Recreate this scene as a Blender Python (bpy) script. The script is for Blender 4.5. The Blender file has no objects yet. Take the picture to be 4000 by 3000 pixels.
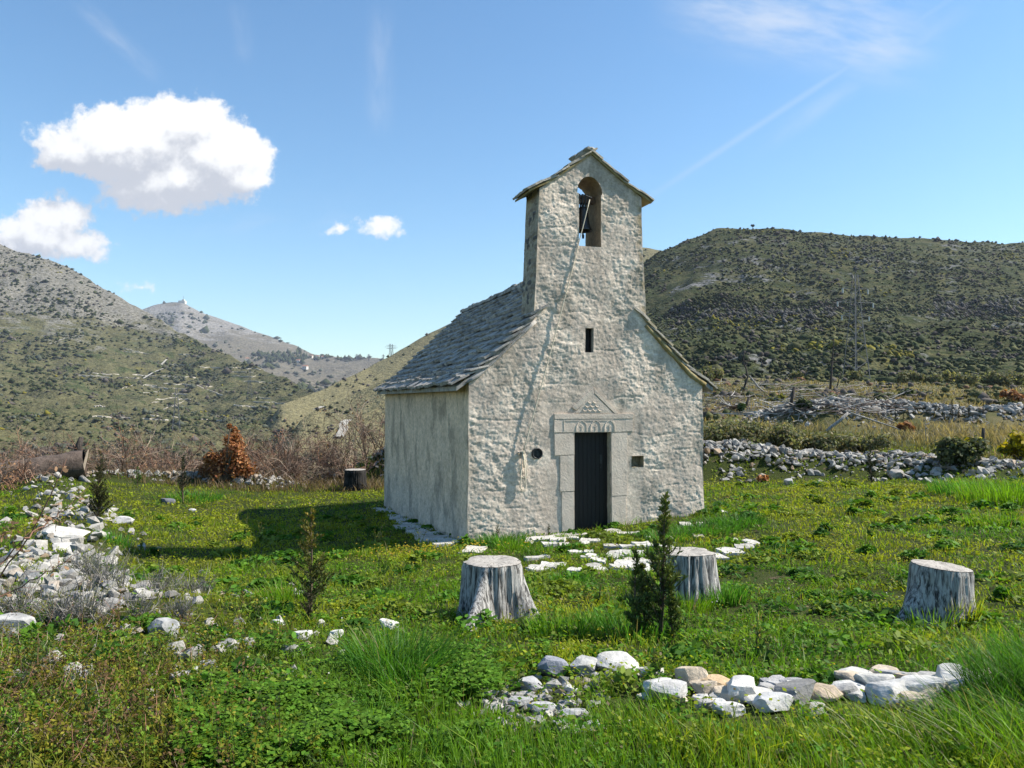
import bpy, bmesh, math
import numpy as np
from mathutils import Vector, Matrix

SC = bpy.context.scene
COL = SC.collection
R = math.radians
rng = np.random.default_rng(11)

# ------------------------------------------------------------------ camera
CAMZ = 2.42
cam_d = bpy.data.cameras.new('camera')
cam_d.sensor_width = 36.0
cam_d.lens = 27.0
cam_d.clip_start = 0.05
cam_d.clip_end = 20000.0
cam = bpy.data.objects.new('camera', cam_d)
COL.objects.link(cam)
PITCH = math.atan(65 / 3000.0)
cam.location = (0, 0, CAMZ)
cam.rotation_euler = (R(90) + PITCH, 0, 0)
SC.camera = cam

# ------------------------------------------------------------------ light
SUN_EL, SUN_AZ = 43.0, 6.0      # azimuth: degrees from +X (right) towards +Y (away)
SUN_STRENGTH, SKY_STRENGTH, EXPOSURE = 4.8, 0.095, 0.98
sun_d = bpy.data.lights.new('sun', 'SUN')
sun_d.energy = SUN_STRENGTH
sun_d.angle = R(0.53)
sun_d.color = (1.0, 0.93, 0.82)
sun = bpy.data.objects.new('sun', sun_d)
COL.objects.link(sun)
sdir = Vector((math.cos(R(SUN_EL)) * math.cos(R(SUN_AZ)), math.cos(R(SUN_EL)) * math.sin(R(SUN_AZ)), math.sin(R(SUN_EL))))
sun.rotation_euler = (-sdir).to_track_quat('-Z', 'Y').to_euler()
sun.location = sdir * 60

SC.view_settings.view_transform = 'Standard'
SC.view_settings.look = 'None'
SC.view_settings.exposure = EXPOSURE
SC.view_settings.gamma = 1.0
SC.cycles.max_bounces = 6
SC.cycles.diffuse_bounces = 3
SC.cycles.glossy_bounces = 2
SC.cycles.transmission_bounces = 3
SC.cycles.transparent_max_bounces = 6
SC.cycles.volume_bounces = 0
SC.cycles.use_denoising = True

# ------------------------------------------------------------------ node helpers
class NT:
    def __init__(s, tree):
        s.t = tree
    def n(s, typ, **kw):
        nd = s.t.nodes.new(typ)
        for k, v in kw.items():
            setattr(nd, k, v)
        return nd
    def link(s, a, b):
        s.t.links.new(a, b)
    def put(s, sock, v):
        if hasattr(v, 'is_output'):
            s.t.links.new(v, sock)
        elif v is not None:
            if hasattr(sock.default_value, '__len__') and not hasattr(v, '__len__'):
                sock.default_value = [v] * len(sock.default_value)
            elif hasattr(sock.default_value, '__len__') and len(sock.default_value) == 4 and len(v) == 3:
                sock.default_value = (*v, 1)
            else:
                sock.default_value = v
    def math(s, op, a, b=None, c=None, clamp=False):
        nd = s.n('ShaderNodeMath', operation=op, use_clamp=clamp)
        s.put(nd.inputs[0], a); s.put(nd.inputs[1], b)
        if c is not None: s.put(nd.inputs[2], c)
        return nd.outputs[0]
    def vmath(s, op, a, b=None, out=0):
        nd = s.n('ShaderNodeVectorMath', operation=op)
        s.put(nd.inputs[0], a)
        if b is not None: s.put(nd.inputs[1], b)
        return nd.outputs['Value'] if op in ('LENGTH', 'DOT_PRODUCT') else nd.outputs[0]
    def mix(s, fac, a, b, blend='MIX'):
        nd = s.n('ShaderNodeMix', data_type='RGBA', blend_type=blend)
        s.put(nd.inputs[0], fac); s.put(nd.inputs[6], a); s.put(nd.inputs[7], b)
        return nd.outputs[2]
    def noise(s, vec, scale, detail=4, rough=0.55, dist=0.0):
        nd = s.n('ShaderNodeTexNoise')
        if vec is not None: s.link(vec, nd.inputs['Vector'])
        nd.inputs['Scale'].default_value = scale
        nd.inputs['Detail'].default_value = detail
        nd.inputs['Roughness'].default_value = rough
        nd.inputs['Distortion'].default_value = dist
        return nd.outputs['Fac']
    def maprange(s, v, a, b, c=0.0, d=1.0, smooth=True):
        nd = s.n('ShaderNodeMapRange', interpolation_type='SMOOTHSTEP' if smooth else 'LINEAR')
        s.put(nd.inputs[0], v)
        for i, x in enumerate((a, b, c, d)): s.put(nd.inputs[i + 1], x)
        return nd.outputs[0]

# ------------------------------------------------------------------ sky
def build_world():
    w = bpy.data.worlds.new('World'); SC.world = w; w.use_nodes = True
    t = NT(w.node_tree); w.node_tree.nodes.clear()
    sky = t.n('ShaderNodeTexSky', sky_type='NISHITA', sun_disc=False)
    sky.sun_elevation = R(SUN_EL)
    sky.sun_rotation = R(90 - SUN_AZ)
    sky.altitude = 300; sky.air_density = 1.15; sky.dust_density = 0.35; sky.ozone_density = 2.2
    # direction -> tangent plane of the +Y direction: (X/Y, Z/Y)
    tc = t.n('ShaderNodeTexCoord')
    sep = t.n('ShaderNodeSeparateXYZ'); t.link(tc.outputs['Generated'], sep.inputs[0])
    ysafe = t.math('MAXIMUM', sep.outputs[1], 0.02)
    X = t.math('DIVIDE', sep.outputs[0], ysafe); Z = t.math('DIVIDE', sep.outputs[2], ysafe)
    cmb = t.n('ShaderNodeCombineXYZ'); t.link(X, cmb.inputs[0]); t.link(Z, cmb.inputs[1])
    front = t.maprange(sep.outputs[1], 0.02, 0.15)
    # density group
    g = bpy.data.node_groups.new('cumulus', 'ShaderNodeTree')
    g.interface.new_socket('p', in_out='INPUT', socket_type='NodeSocketVector')
    g.interface.new_socket('d', in_out='OUTPUT', socket_type='NodeSocketFloat')
    gt = NT(g); gi = gt.n('NodeGroupInput'); go = gt.n('NodeGroupOutput')
    def P(px, py): return ((px - 2000) / 3000.0, (1565 - py) / 3000.0, 0)
    blobs = [(480, 545, 330, 175), (660, 470, 300, 120), (300, 570, 200, 130), (870, 610, 210, 165), (700, 700, 330, 125),
             (930, 690, 140, 90), (640, 775, 260, 62), (180, 520, 90, 40), (1030, 580, 60, 40),
             (200, 850, 190, 90), (150, 905, 190, 100), (290, 960, 150, 70), (60, 960, 160, 60),
             (1480, 885, 105, 48), (1310, 888, 50, 24), (545, 1112, 70, 24)]
    warp = gt.n('ShaderNodeTexNoise'); gt.link(gi.outputs[0], warp.inputs['Vector'])
    warp.inputs['Scale'].default_value = 16; warp.inputs['Detail'].default_value = 6; warp.inputs['Roughness'].default_value = 0.62
    wv = gt.vmath('SCALE', gt.vmath('SUBTRACT', warp.outputs['Color'], (0.5, 0.5, 0.5)))
    wv.node.inputs['Scale'].default_value = 0.062
    pw = gt.vmath('ADD', gi.outputs[0], wv)
    flat = gt.vmath('MULTIPLY', pw, (1, 1, 0))
    acc = None
    for (px, py, rx, ry) in blobs:
        c = P(px, py)
        q = gt.vmath('MULTIPLY', gt.vmath('SUBTRACT', flat, c), (3000.0 / rx, 3000.0 / ry, 0))
        d = gt.math('SUBTRACT', 1.0, gt.vmath('LENGTH', q))
        d = gt.math('MULTIPLY', d, min(rx, ry) / 100.0)
        if acc is None: acc = d
        else:
            nd = gt.n('ShaderNodeMath', operation='SMOOTH_MAX'); nd.inputs[2].default_value = 0.15
            gt.link(acc, nd.inputs[0]); gt.link(d, nd.inputs[1]); acc = nd.outputs[0]
    fine = gt.noise(gi.outputs[0], 60, 6, 0.62)
    acc = gt.math('ADD', acc, gt.math('MULTIPLY', gt.math('SUBTRACT', fine, 0.5), 0.95))
    gt.link(acc, go.inputs[0])
    def dens(vec):
        nd = t.n('ShaderNodeGroup'); nd.node_tree = g; t.link(vec, nd.inputs[0]); return nd.outputs[0]
    d0 = dens(cmb.outputs[0])
    d1 = dens(t.vmath('ADD', cmb.outputs[0], (0.012, 0.020, 0)))
    d2 = dens(t.vmath('ADD', cmb.outputs[0], (0.035, 0.055, 0)))
    alpha = t.math('MULTIPLY', t.maprange(d0, -0.05, 0.34), front)
    lit = t.maprange(t.math('ADD', t.math('MULTIPLY', t.math('SUBTRACT', d0, d1), 0.55),
                            t.math('MULTIPLY', t.math('SUBTRACT', d0, d2), 0.32)), -0.30, 0.46)
    k = 1.0 / SKY_STRENGTH / 2 ** EXPOSURE
    ccol = t.mix(lit, (0.62 * k, 0.645 * k, 0.715 * k), (1.08 * k, 1.08 * k, 1.08 * k))
    # thin high cloud and an old contrail
    def streak(x0, y0, x1, y1, wpx, nscale, amt, thr=(0.35, 0.7), fade=True):
        a, b = P(x0, y0), P(x1, y1)
        dx, dy = b[0] - a[0], b[1] - a[1]; L = math.hypot(dx, dy); ex, ey = dx / L, dy / L
        rel = t.vmath('SUBTRACT', cmb.outputs[0], a)
        along = t.vmath('DOT_PRODUCT', rel, (ex / L, ey / L, 0))
        across = t.vmath('DOT_PRODUCT', rel, (-ey, ex, 0))
        wv = t.n('ShaderNodeCombineXYZ'); t.link(t.math('MULTIPLY', along, L * 6), wv.inputs[0]); t.link(t.math('MULTIPLY', across, 22), wv.inputs[1])
        nz = t.maprange(t.noise(wv.outputs[0], nscale, 5, 0.6), *thr)
        m = t.maprange(t.math('ABSOLUTE', across), wpx / 3000.0, 0.0)
        e = t.math('MULTIPLY', t.maprange(along, 0.0, 0.3), t.maprange(along, 1.0, 0.72))
        return t.math('MULTIPLY', t.math('MULTIPLY', t.math('MULTIPLY', m, e), nz), amt)
    thin = None
    for s in (streak(2520, -60, 3760, 190, 260, 1.4, 0.6, (0.25, 0.75)), streak(2380, 870, 3900, -130, 22, 3, 0.18, (0.0, 0.5)),
              streak(2900, 620, 3900, -60, 60, 2, 0.18, (0.2, 0.7)), streak(1480, -40, 1480, 560, 75, 3, 0.16, (0.2, 0.7)),
              streak(250, -40, 640, 320, 55, 3, 0.2, (0.2, 0.8)), streak(905, -40, 960, 260, 60, 3, 0.10, (0.2, 0.8)),
              streak(600, 900, 1500, 800, 120, 2, 0.10, (0.4, 0.8))):
        thin = s if thin is None else t.math('MAXIMUM', thin, s)
    thin = t.math('MULTIPLY', thin, front)
    # clouds only lie inside these patches of sky; elsewhere the branch is skipped
    def box(x0, y0, x1, y1):
        a, b = P(x0, y1), P(x1, y0)
        m = t.math('MULTIPLY', t.math('GREATER_THAN', X, a[0]), t.math('LESS_THAN', X, b[0]))
        return t.math('MULTIPLY', m, t.math('MULTIPLY', t.math('GREATER_THAN', Z, a[1]), t.math('LESS_THAN', Z, b[1])))
    def bg(c):
        b = t.n('ShaderNodeBackground'); t.link(c, b.inputs[0]); b.inputs[1].default_value = SKY_STRENGTH; return b.outputs[0]
    def mixs(f, a, b):
        m = t.n('ShaderNodeMixShader'); t.link(f, m.inputs[0]); t.link(a, m.inputs[1]); t.link(b, m.inputs[2]); return m.outputs[0]
    hs = t.n('ShaderNodeHueSaturation'); hs.inputs['Saturation'].default_value = 1.12; hs.inputs['Value'].default_value = 1.0
    t.link(t.mix(1.0, sky.outputs[0], (0.88, 0.99, 1.02), 'MULTIPLY'), hs.inputs['Color']); base = hs.outputs[0]
    isf = t.math('GREATER_THAN', sep.outputs[1], 0.3)
    m_thin = t.math('MULTIPLY', box(150, -200, 4000, 1000), isf)
    m_cum = t.math('MULTIPLY', box(-400, 250, 1700, 1250), isf)
    c1 = t.mix(thin, base, (0.86 * k, 0.90 * k, 0.98 * k))
    sh = mixs(m_thin, bg(base), bg(c1))
    sh = mixs(m_cum, sh, bg(t.mix(alpha, t.mix(thin, base, (0.86 * k, 0.90 * k, 0.98 * k)), ccol)))
    out = t.n('ShaderNodeOutputWorld'); t.link(sh, out.inputs[0])
build_world()

# ------------------------------------------------------------------ numeric noise
_perm = np.random.default_rng(5).permutation(256)
_perm = np.concatenate([_perm, _perm, _perm])
_grad = np.random.default_rng(6).normal(size=(256, 3)); _grad /= np.linalg.norm(_grad, axis=1)[:, None]
def perlin(x, y, z=0.0):
    x, y, z = np.broadcast_arrays(np.asarray(x, float), np.asarray(y, float), np.asarray(z, float))
    xi, yi, zi = np.floor(x).astype(int), np.floor(y).astype(int), np.floor(z).astype(int)
    xf, yf, zf = x - xi, y - yi, z - zi
    u, v, w = (f * f * f * (f * (f * 6 - 15) + 10) for f in (xf, yf, zf))
    def g(a, b, c):
        h = _perm[_perm[_perm[(xi + a) & 255] + ((yi + b) & 255)] + ((zi + c) & 255)]
        gr = _grad[h]
        return gr[..., 0] * (xf - a) + gr[..., 1] * (yf - b) + gr[..., 2] * (zf - c)
    l = lambda a, b, t: a + (b - a) * t
    return 1.5 * l(l(l(g(0, 0, 0), g(1, 0, 0), u), l(g(0, 1, 0), g(1, 1, 0), u), v),
                   l(l(g(0, 0, 1), g(1, 0, 1), u), l(g(0, 1, 1), g(1, 1, 1), u), v), w)
def fbm(x, y, z=0.0, o=4, lac=2.05, gain=0.5):
    s, a, f = 0.0, 1.0, 1.0
    for i in range(o):
        s = s + a * perlin(np.asarray(x) * f + 17.3 * i, np.asarray(y) * f - 9.1 * i, np.asarray(z) * f + 3.7 * i)
        a *= gain; f *= lac
    return s
def voronoi2(x, y, seed=0):
    xi, yi = np.floor(x).astype(int), np.floor(y).astype(int)
    f1 = np.full(x.shape, 9.0); f2 = np.full(x.shape, 9.0); idv = np.zeros(x.shape)
    for a in (-1, 0, 1):
        for b in (-1, 0, 1):
            h = _perm[_perm[(xi + a + seed) & 255] + ((yi + b) & 255)]
            h2 = _perm[h + 31]; h3 = _perm[h + 77]
            cx, cy = xi + a + 0.15 + 0.7 * h / 255.0, yi + b + 0.15 + 0.7 * h2 / 255.0
            d = np.hypot(x - cx, y - cy)
            near = d < f1
            f2 = np.where(near, f1, np.minimum(f2, d)); idv = np.where(near, h3 / 255.0, idv); f1 = np.where(near, d, f1)
    return f1, f2, idv
def sstep(a, b, x):
    t = np.clip((np.asarray(x, float) - a) / (b - a), 0, 1); return t * t * (3 - 2 * t)

# ------------------------------------------------------------------ mesh helpers
def mesh_np(name, V, F, mat=None, col=None, smooth=False, mats=None, midx=None):
    """V (n,3); F list of (k,m) index arrays (all faces of one array share their size)"""
    V = np.asarray(V, np.float32)
    if isinstance(F, np.ndarray): F = [F]
    F = [f for f in F if len(f)]
    m = bpy.data.meshes.new(name)
    m.vertices.add(len(V)); m.vertices.foreach_set('co', V.ravel())
    tot = sum(f.size for f in F); npoly = sum(len(f) for f in F)
    m.loops.add(tot); m.polygons.add(npoly)
    m.loops.foreach_set('vertex_index', np.concatenate([f.ravel() for f in F]).astype(np.int32))
    sizes = np.concatenate([np.full(len(f), f.shape[1]) for f in F])
    starts = np.concatenate([[0], np.cumsum(sizes)[:-1]]).astype(np.int32)
    m.polygons.foreach_set('loop_start', starts)
    m.polygons.foreach_set('use_smooth', np.full(npoly, smooth))
    for mm in (mats or [mat]):
        if mm: m.materials.append(mm)
    if midx is not None: m.polygons.foreach_set('material_index', np.asarray(midx, np.int32))
    if col is not None:
        at = m.attributes.new('Col', 'FLOAT_COLOR', 'POINT')
        c = np.ones((len(V), 4), np.float32); c[:, :3] = col
        at.data.foreach_set('color', c.ravel())
    m.update(calc_edges=True); m.validate()
    return m
def link(name, mesh, parent=None, loc=None, rot=None, scale=None):
    o = bpy.data.objects.new(name, mesh); COL.objects.link(o)
    if parent: o.parent = parent
    if loc is not None: o.location = loc
    if rot is not None: o.rotation_euler = rot
    if scale is not None: o.scale = scale
    return o
def tag(o, label=None, cat=None, group=None, kind=None):
    if label: o['label'] = label
    if cat: o['category'] = cat
    if group: o['group'] = group
    if kind: o['kind'] = kind
    return o
def empty(name, loc=(0, 0, 0), rotz=0.0):
    o = bpy.data.objects.new(name, None); COL.objects.link(o)
    o.location = loc; o.rotation_euler = (0, 0, rotz); o.empty_display_size = 0.1
    return o
class MB:
    """collects shapes for one mesh"""
    def __init__(s): s.v = []; s.f = {}; s.c = []; s.n = 0
    def add(s, V, F, c=None):
        V = np.asarray(V, float); s.v.append(V)
        for f in (F if isinstance(F, list) else [F]):
            f = np.asarray(f)
            if len(f): s.f.setdefault(f.shape[1], []).append(f + s.n)
        s.c.append(np.broadcast_to(np.asarray(c if c is not None else (1, 1, 1), float), (len(V), 3)))
        s.n += len(V)
    def box(s, c, size, rot=None, col=None):
        sx, sy, sz = (x / 2 for x in size)
        V = np.array([[a * sx, b * sy, d * sz] for a in (-1, 1) for b in (-1, 1) for d in (-1, 1)])
        if rot is not None: V = V @ np.array(rot).T
        F = np.array([[0, 1, 3, 2], [4, 6, 7, 5], [0, 4, 5, 1], [2, 3, 7, 6], [0, 2, 6, 4], [1, 5, 7, 3]])
        s.add(V + np.asarray(c), F, col)
    def tube(s, pts, rad, k=6, col=None, cap=True):
        pts = np.asarray(pts, float); n = len(pts)
        rad = np.broadcast_to(np.asarray(rad, float), (n,))
        tg = np.gradient(pts, axis=0); tg /= np.linalg.norm(tg, axis=1)[:, None] + 1e-9
        ref = np.array([0, 0, 1.0]) if abs(tg[0][2]) < 0.9 else np.array([1.0, 0, 0])
        a = np.cross(tg, ref); a /= np.linalg.norm(a, axis=1)[:, None] + 1e-9
        b = np.cross(tg, a)
        an = np.arange(k) / k * 2 * math.pi
        V = (pts[:, None] + rad[:, None, None] * (np.cos(an)[None, :, None] * a[:, None] + np.sin(an)[None, :, None] * b[:, None])).reshape(-1, 3)
        i = np.arange(n - 1)[:, None] * k; j = np.arange(k)[None]; j2 = (j + 1) % k
        F = np.stack([i + j, i + j2, i + k + j2, i + k + j], -1).reshape(-1, 4)
        s.add(V, F, col)
        if cap and k > 2:
            base = s.n - n * k
            s.f.setdefault(k, []).append(np.array([[base + q for q in range(k)][::-1]]))
            s.f.setdefault(k, []).append(np.array([[base + (n - 1) * k + q for q in range(k)]]))
    def mesh(s, name, mat=None, smooth=False, mats=None):
        V = np.concatenate(s.v); F = [np.concatenate(x) for x in s.f.values()]
        return mesh_np(name, V, F, mat, np.concatenate(s.c), smooth, mats)
    def build(s, name, mat, parent=None, smooth=False, **kw):
        return link(name, s.mesh(name, mat, smooth), parent, **kw)
def rotz(a): c, s = math.cos(a), math.sin(a); return np.array([[c, -s, 0], [s, c, 0], [0, 0, 1]])
def rotx(a): c, s = math.cos(a), math.sin(a); return np.array([[1, 0, 0], [0, c, -s], [0, s, c]])
def roty(a): c, s = math.cos(a), math.sin(a); return np.array([[c, 0, s], [0, 1, 0], [-s, 0, c]])

# ------------------------------------------------------------------ materials
def mat_new(name):
    m = bpy.data.materials.new(name); m.use_nodes = True; m.node_tree.nodes.clear()
    return m, NT(m.node_tree)
def finish(t, shader):
    out = t.n('ShaderNodeOutputMaterial'); t.link(shader, out.inputs[0])
def principled(t, col, rough=0.85, bump=None, bstr=0.4, bdist=0.02, spec=0.3, metal=0.0):
    p = t.n('ShaderNodeBsdfPrincipled')
    t.put(p.inputs['Base Color'], col); t.put(p.inputs['Roughness'], rough); p.inputs['Metallic'].default_value = metal
    p.inputs['Specular IOR Level'].default_value = spec
    if bump is not None:
        b = t.n('ShaderNodeBump'); b.inputs['Strength'].default_value = bstr; b.inputs['Distance'].default_value = bdist
        t.link(bump, b.inputs['Height']); t.link(b.outputs[0], p.inputs['Normal'])
    return p.outputs[0]
def coords(t, which='Object'):
    return t.n('ShaderNodeTexCoord').outputs[which]
def attr(t, name='Col'):
    a = t.n('ShaderNodeAttribute'); a.attribute_name = name; return a.outputs['Color']
def geo_pos(t): return t.n('ShaderNodeNewGeometry').outputs['Position']

def mat_plain(name, col, rough=0.8, var=0.25, scale=8, bstr=0.3, bdist=0.01, spec=0.3, metal=0.0, usecol=False):
    m, t = mat_new(name)
    p = geo_pos(t)
    nz = t.noise(p, scale, 6, 0.6)
    f = t.maprange(nz, 0.25, 0.75, 1 - var, 1 + var)
    base = t.mix(1.0, attr(t), col, 'MULTIPLY') if usecol else None
    c = t.vmath('SCALE', base if usecol else col)
    t.link(f, c.node.inputs['Scale'])
    finish(t, principled(t, c, rough, t.noise(p, scale * 4, 5, 0.65), bstr, bdist, spec, metal))
    return m
def mat_foliage(name, trans=0.4, rough=0.5, spec=0.25, gain=1.0):
    m, t = mat_new(name)
    c = attr(t)
    nd = t.vmath('SCALE', c); nd.node.inputs['Scale'].default_value = gain
    d = t.n('ShaderNodeBsdfPrincipled'); t.link(nd, d.inputs['Base Color']); d.inputs['Roughness'].default_value = rough
    d.inputs['Specular IOR Level'].default_value = spec
    tr = t.n('ShaderNodeBsdfTranslucent'); t.link(t.mix(1.0, nd, (1.15, 1.15, 0.55), 'MULTIPLY'), tr.inputs[0])
    mx = t.n('ShaderNodeMixShader'); mx.inputs[0].default_value = trans
    t.link(d.outputs[0], mx.inputs[1]); t.link(tr.outputs[0], mx.inputs[2])
    finish(t, mx.outputs[0]); return m
def mat_stone(name, island=False, bright=1.0, dark=(0.17, 0.165, 0.155), mid=(0.36, 0.35, 0.325), light=(0.46, 0.44, 0.40), warm=(0.42, 0.30, 0.19), warmth=0.12):
    m, t = mat_new(name)
    if island: r = t.n('ShaderNodeNewGeometry').outputs['Random Per Island']
    else: r = t.n('ShaderNodeObjectInfo').outputs['Random']
    cr = t.n('ShaderNodeValToRGB'); e = cr.color_ramp
    pts = [(0.0, dark), (0.22, mid), (0.6, light), (0.87 - warmth * 0.5, light), (0.90, warm), (0.94, mid), (1.0, light)]
    e.elements[0].position = 0; e.elements[0].color = (*pts[0][1], 1); e.elements[1].position = 1; e.elements[1].color = (*pts[-1][1], 1)
    for pos, c in pts[1:-1]:
        x = e.elements.new(pos); x.color = (*c, 1)
    t.link(r, cr.inputs[0])
    p = geo_pos(t)
    n1 = t.noise(p, 9, 6, 0.62); n2 = t.noise(p, 45, 5, 0.65)
    v = t.math('MULTIPLY', t.maprange(n1, 0.25, 0.75, 0.72, 1.15), t.maprange(n2, 0.3, 0.7, 0.86, 1.1))
    v = t.math('MULTIPLY', v, bright)
    c = t.vmath('SCALE', cr.outputs[0]); t.link(v, c.node.inputs['Scale'])
    # grey lichen blotches
    lich = t.maprange(t.noise(p, 22, 3, 0.5), 0.60, 0.68)
    c = t.mix(t.math('MULTIPLY', lich, 0.5), c, (0.20, 0.20, 0.19))
    finish(t, principled(t, c, 0.92, t.math('ADD', t.noise(p, 30, 6, 0.7), t.math('MULTIPLY', n1, 0.8)), 0.7, 0.02, 0.2))
    return m

M = {}
M['stone'] = mat_stone('pale_limestone', False, 0.85)
M['stone_i'] = mat_stone('pale_limestone_rubble', True, 0.76)
M['stone_grey'] = mat_stone('weathered_grey_limestone', True, 0.75, warmth=0.02)
M['paving'] = mat_stone('paving_limestone', False, 1.0, (0.40, 0.38, 0.34), (0.50, 0.48, 0.44), (0.58, 0.56, 0.51), (0.50, 0.44, 0.36))
M['grass'] = mat_foliage('grass_blades', 0.5, 0.5, 0.25)
M['leaf'] = mat_foliage('leaves', 0.42, 0.6, 0.12)
M['dryleaf'] = mat_foliage('dry_leaves', 0.3, 0.7, 0.15)
M['conifer'] = mat_foliage('conifer_scales', 0.18, 0.6, 0.2)
M['scrub'] = mat_foliage('hill_scrub', 0.12, 0.8, 0.1)
M['twig'] = mat_plain('bare_twigs', (1, 1, 1), 0.85, 0.2, 6, 0.2, usecol=True)
M['iron'] = mat_plain('dark_iron', (0.02, 0.02, 0.021), 0.5, 0.3, 30, 0.2, 0.003, 0.5)
M['bronze'] = mat_plain('dark_bronze', (0.030, 0.029, 0.027), 0.42, 0.35, 25, 0.2, 0.003, 0.6, 0.35)
M['rope'] = mat_plain('hemp_rope', (0.62, 0.55, 0.42), 0.9, 0.2, 80, 0.6, 0.004)
M['oldwood'] = mat_plain('old_beam_wood', (0.13, 0.08, 0.05), 0.8, 0.3, 20, 0.5)
M['steel'] = mat_plain('galvanised_steel', (0.10, 0.105, 0.11), 0.6, 0.1, 1, 0.0, spec=0.3)
M['glass_ins'] = mat_plain('insulator', (0.34, 0.35, 0.34), 0.3, 0.1, 1, 0.0, spec=0.5)
M['housewall'] = mat_plain('house_plaster', (0.55, 0.52, 0.46), 0.9, 0.08, 1)
M['houseroof'] = mat_plain('house_tiles', (0.30, 0.15, 0.09), 0.9, 0.2, 1)
M['housewin'] = mat_plain('house_window', (0.03, 0.03, 0.035), 0.3, 0.1, 1)
M['track'] = mat_plain('white_gravel_track', (0.34, 0.32, 0.28), 0.95, 0.12, 0.6)
M['terrace'] = mat_plain('terrace_stone', (0.36, 0.33, 0.28), 0.95, 0.3, 0.3)

def mat_door():
    m, t = mat_new('door_paint')
    p = coords(t); mp = t.n('ShaderNodeMapping'); t.link(p, mp.inputs[0]); mp.inputs['Scale'].default_value = (30, 30, 2.2)
    nz = t.noise(mp.outputs[0], 3, 6, 0.65)
    c = t.mix(nz, (0.0075, 0.0065, 0.0070), (0.014, 0.012, 0.012))
    finish(t, principled(t, c, 0.55, nz, 0.5, 0.004, 0.35)); return m
M['door'] = mat_door()

def mat_plaster():
    m, t = mat_new('rough_lime_plaster')
    p = geo_pos(t)
    n1 = t.noise(p, 2.2, 6, 0.62); n2 = t.noise(p, 14, 6, 0.65); n3 = t.noise(p, 60, 4, 0.6)
    v = t.math('MULTIPLY', t.maprange(n1, 0.25, 0.75, 0.80, 1.14), t.maprange(n2, 0.28, 0.72, 0.74, 1.16))
    c = t.vmath('SCALE', attr(t)); t.link(v, c.node.inputs['Scale'])
    # fine weather streaks and dark lichen specks
    mp = t.n('ShaderNodeMapping'); t.link(p, mp.inputs[0]); mp.inputs['Scale'].default_value = (9, 9, 1.1)
    st = t.maprange(t.noise(mp.outputs[0], 1.6, 4, 0.6), 0.56, 0.76)
    c = t.mix(t.math('MULTIPLY', st, 0.16), c, (0.17, 0.15, 0.115))
    sp = t.maprange(t.noise(p, 38, 3, 0.6), 0.60, 0.70)
    c = t.mix(t.math('MULTIPLY', sp, 0.42), c, (0.14, 0.13, 0.115))
    b = t.math('ADD', t.math('MULTIPLY', n2, 1.0), t.math('MULTIPLY', n3, 0.5))
    finish(t, principled(t, c, 0.95, b, 0.55, 0.016, 0.15)); return m
M['plaster'] = mat_plaster()
def mat_dressed():
    m, t = mat_new('smooth_dressed_stone')
    p = geo_pos(t)
    n1 = t.noise(p, 3.5, 5, 0.6); n2 = t.noise(p, 25, 5, 0.65)
    c = t.mix(t.maprange(n1, 0.35, 0.7), (0.57, 0.475, 0.385), (0.67, 0.57, 0.465))
    c = t.mix(t.math('MULTIPLY', t.maprange(n2, 0.55, 0.72), 0.35), c, (0.25, 0.24, 0.22))
    finish(t, principled(t, c, 0.85, t.math('ADD', n2, n1), 0.6, 0.014, 0.2)); return m
M['dressed'] = mat_dressed()
def mat_mortar():
    m, t = mat_new('ochre_lichen_mortar')
    p = geo_pos(t)
    c = t.mix(t.maprange(t.noise(p, 6, 5, 0.6), 0.3, 0.7), (0.24, 0.175, 0.075), (0.36, 0.31, 0.17))
    finish(t, principled(t, c, 0.95, t.noise(p, 30, 5, 0.7), 0.6, 0.015, 0.15)); return m
M['mortar'] = mat_mortar()
def mat_tile():
    m, t = mat_new('roof_stone_slab')
    p = geo_pos(t); r = t.n('ShaderNodeObjectInfo').outputs['Random']; r2 = t.n('ShaderNodeNewGeometry').outputs['Random Per Island']
    rr = t.math('FRACT', t.math('ADD', t.math('MULTIPLY', r, 7.0), r2))
    n1 = t.noise(p, 7, 6, 0.65)
    c = t.mix(rr, (0.27, 0.25, 0.225), (0.44, 0.41, 0.37))
    c = t.mix(t.maprange(n1, 0.40, 0.72), c, (0.15, 0.138, 0.128))
    c = t.mix(t.math('MULTIPLY', t.maprange(t.noise(p, 18, 4, 0.6), 0.57, 0.68), 0.6), c, (0.40, 0.37, 0.30))
    finish(t, principled(t, c, 0.93, t.noise(p, 28, 6, 0.7), 0.7, 0.015, 0.2)); return m
M['tile'] = mat_tile()
M['capstone'] = mat_stone('pale_cap_slab', False, 0.9, (.30, .275, .23), (.40, .37, .31), (.47, .43, .36), (.42, .35, .22))
def mat_oldstump(name, grey=(0.47, 0.455, 0.43), dark=(0.035, 0.033, 0.032), blackened=0.0):
    m, t = mat_new(name)
    p = coords(t)
    mp = t.n('ShaderNodeMapping'); t.link(p, mp.inputs[0]); mp.inputs['Scale'].default_value = (24, 24, 1.6)
    n1 = t.noise(mp.outputs[0], 1.6, 7, 0.7, 0.5)
    n2 = t.noise(p, 4, 4, 0.6)
    c = t.mix(t.maprange(n1, 0.36, 0.60), dark, grey)
    c = t.mix(t.maprange(n2, 0.5 - blackened, 0.75 - blackened), c, dark) if blackened else t.mix(t.math('MULTIPLY', t.maprange(n2, 0.55, 0.72), 0.55), c, (0.10, 0.095, 0.09))
    finish(t, principled(t, c, 0.9, n1, 0.9, 0.03, 0.15)); return m
M['stump'] = mat_oldstump('silvered_stump_wood')
M['stump_dark'] = mat_oldstump('shaded_stump_wood', (0.05, 0.047, 0.045), (0.010, 0.0095, 0.009), 0.05)  # near-black wood tone paints in the shade on the stump's camera side
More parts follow.
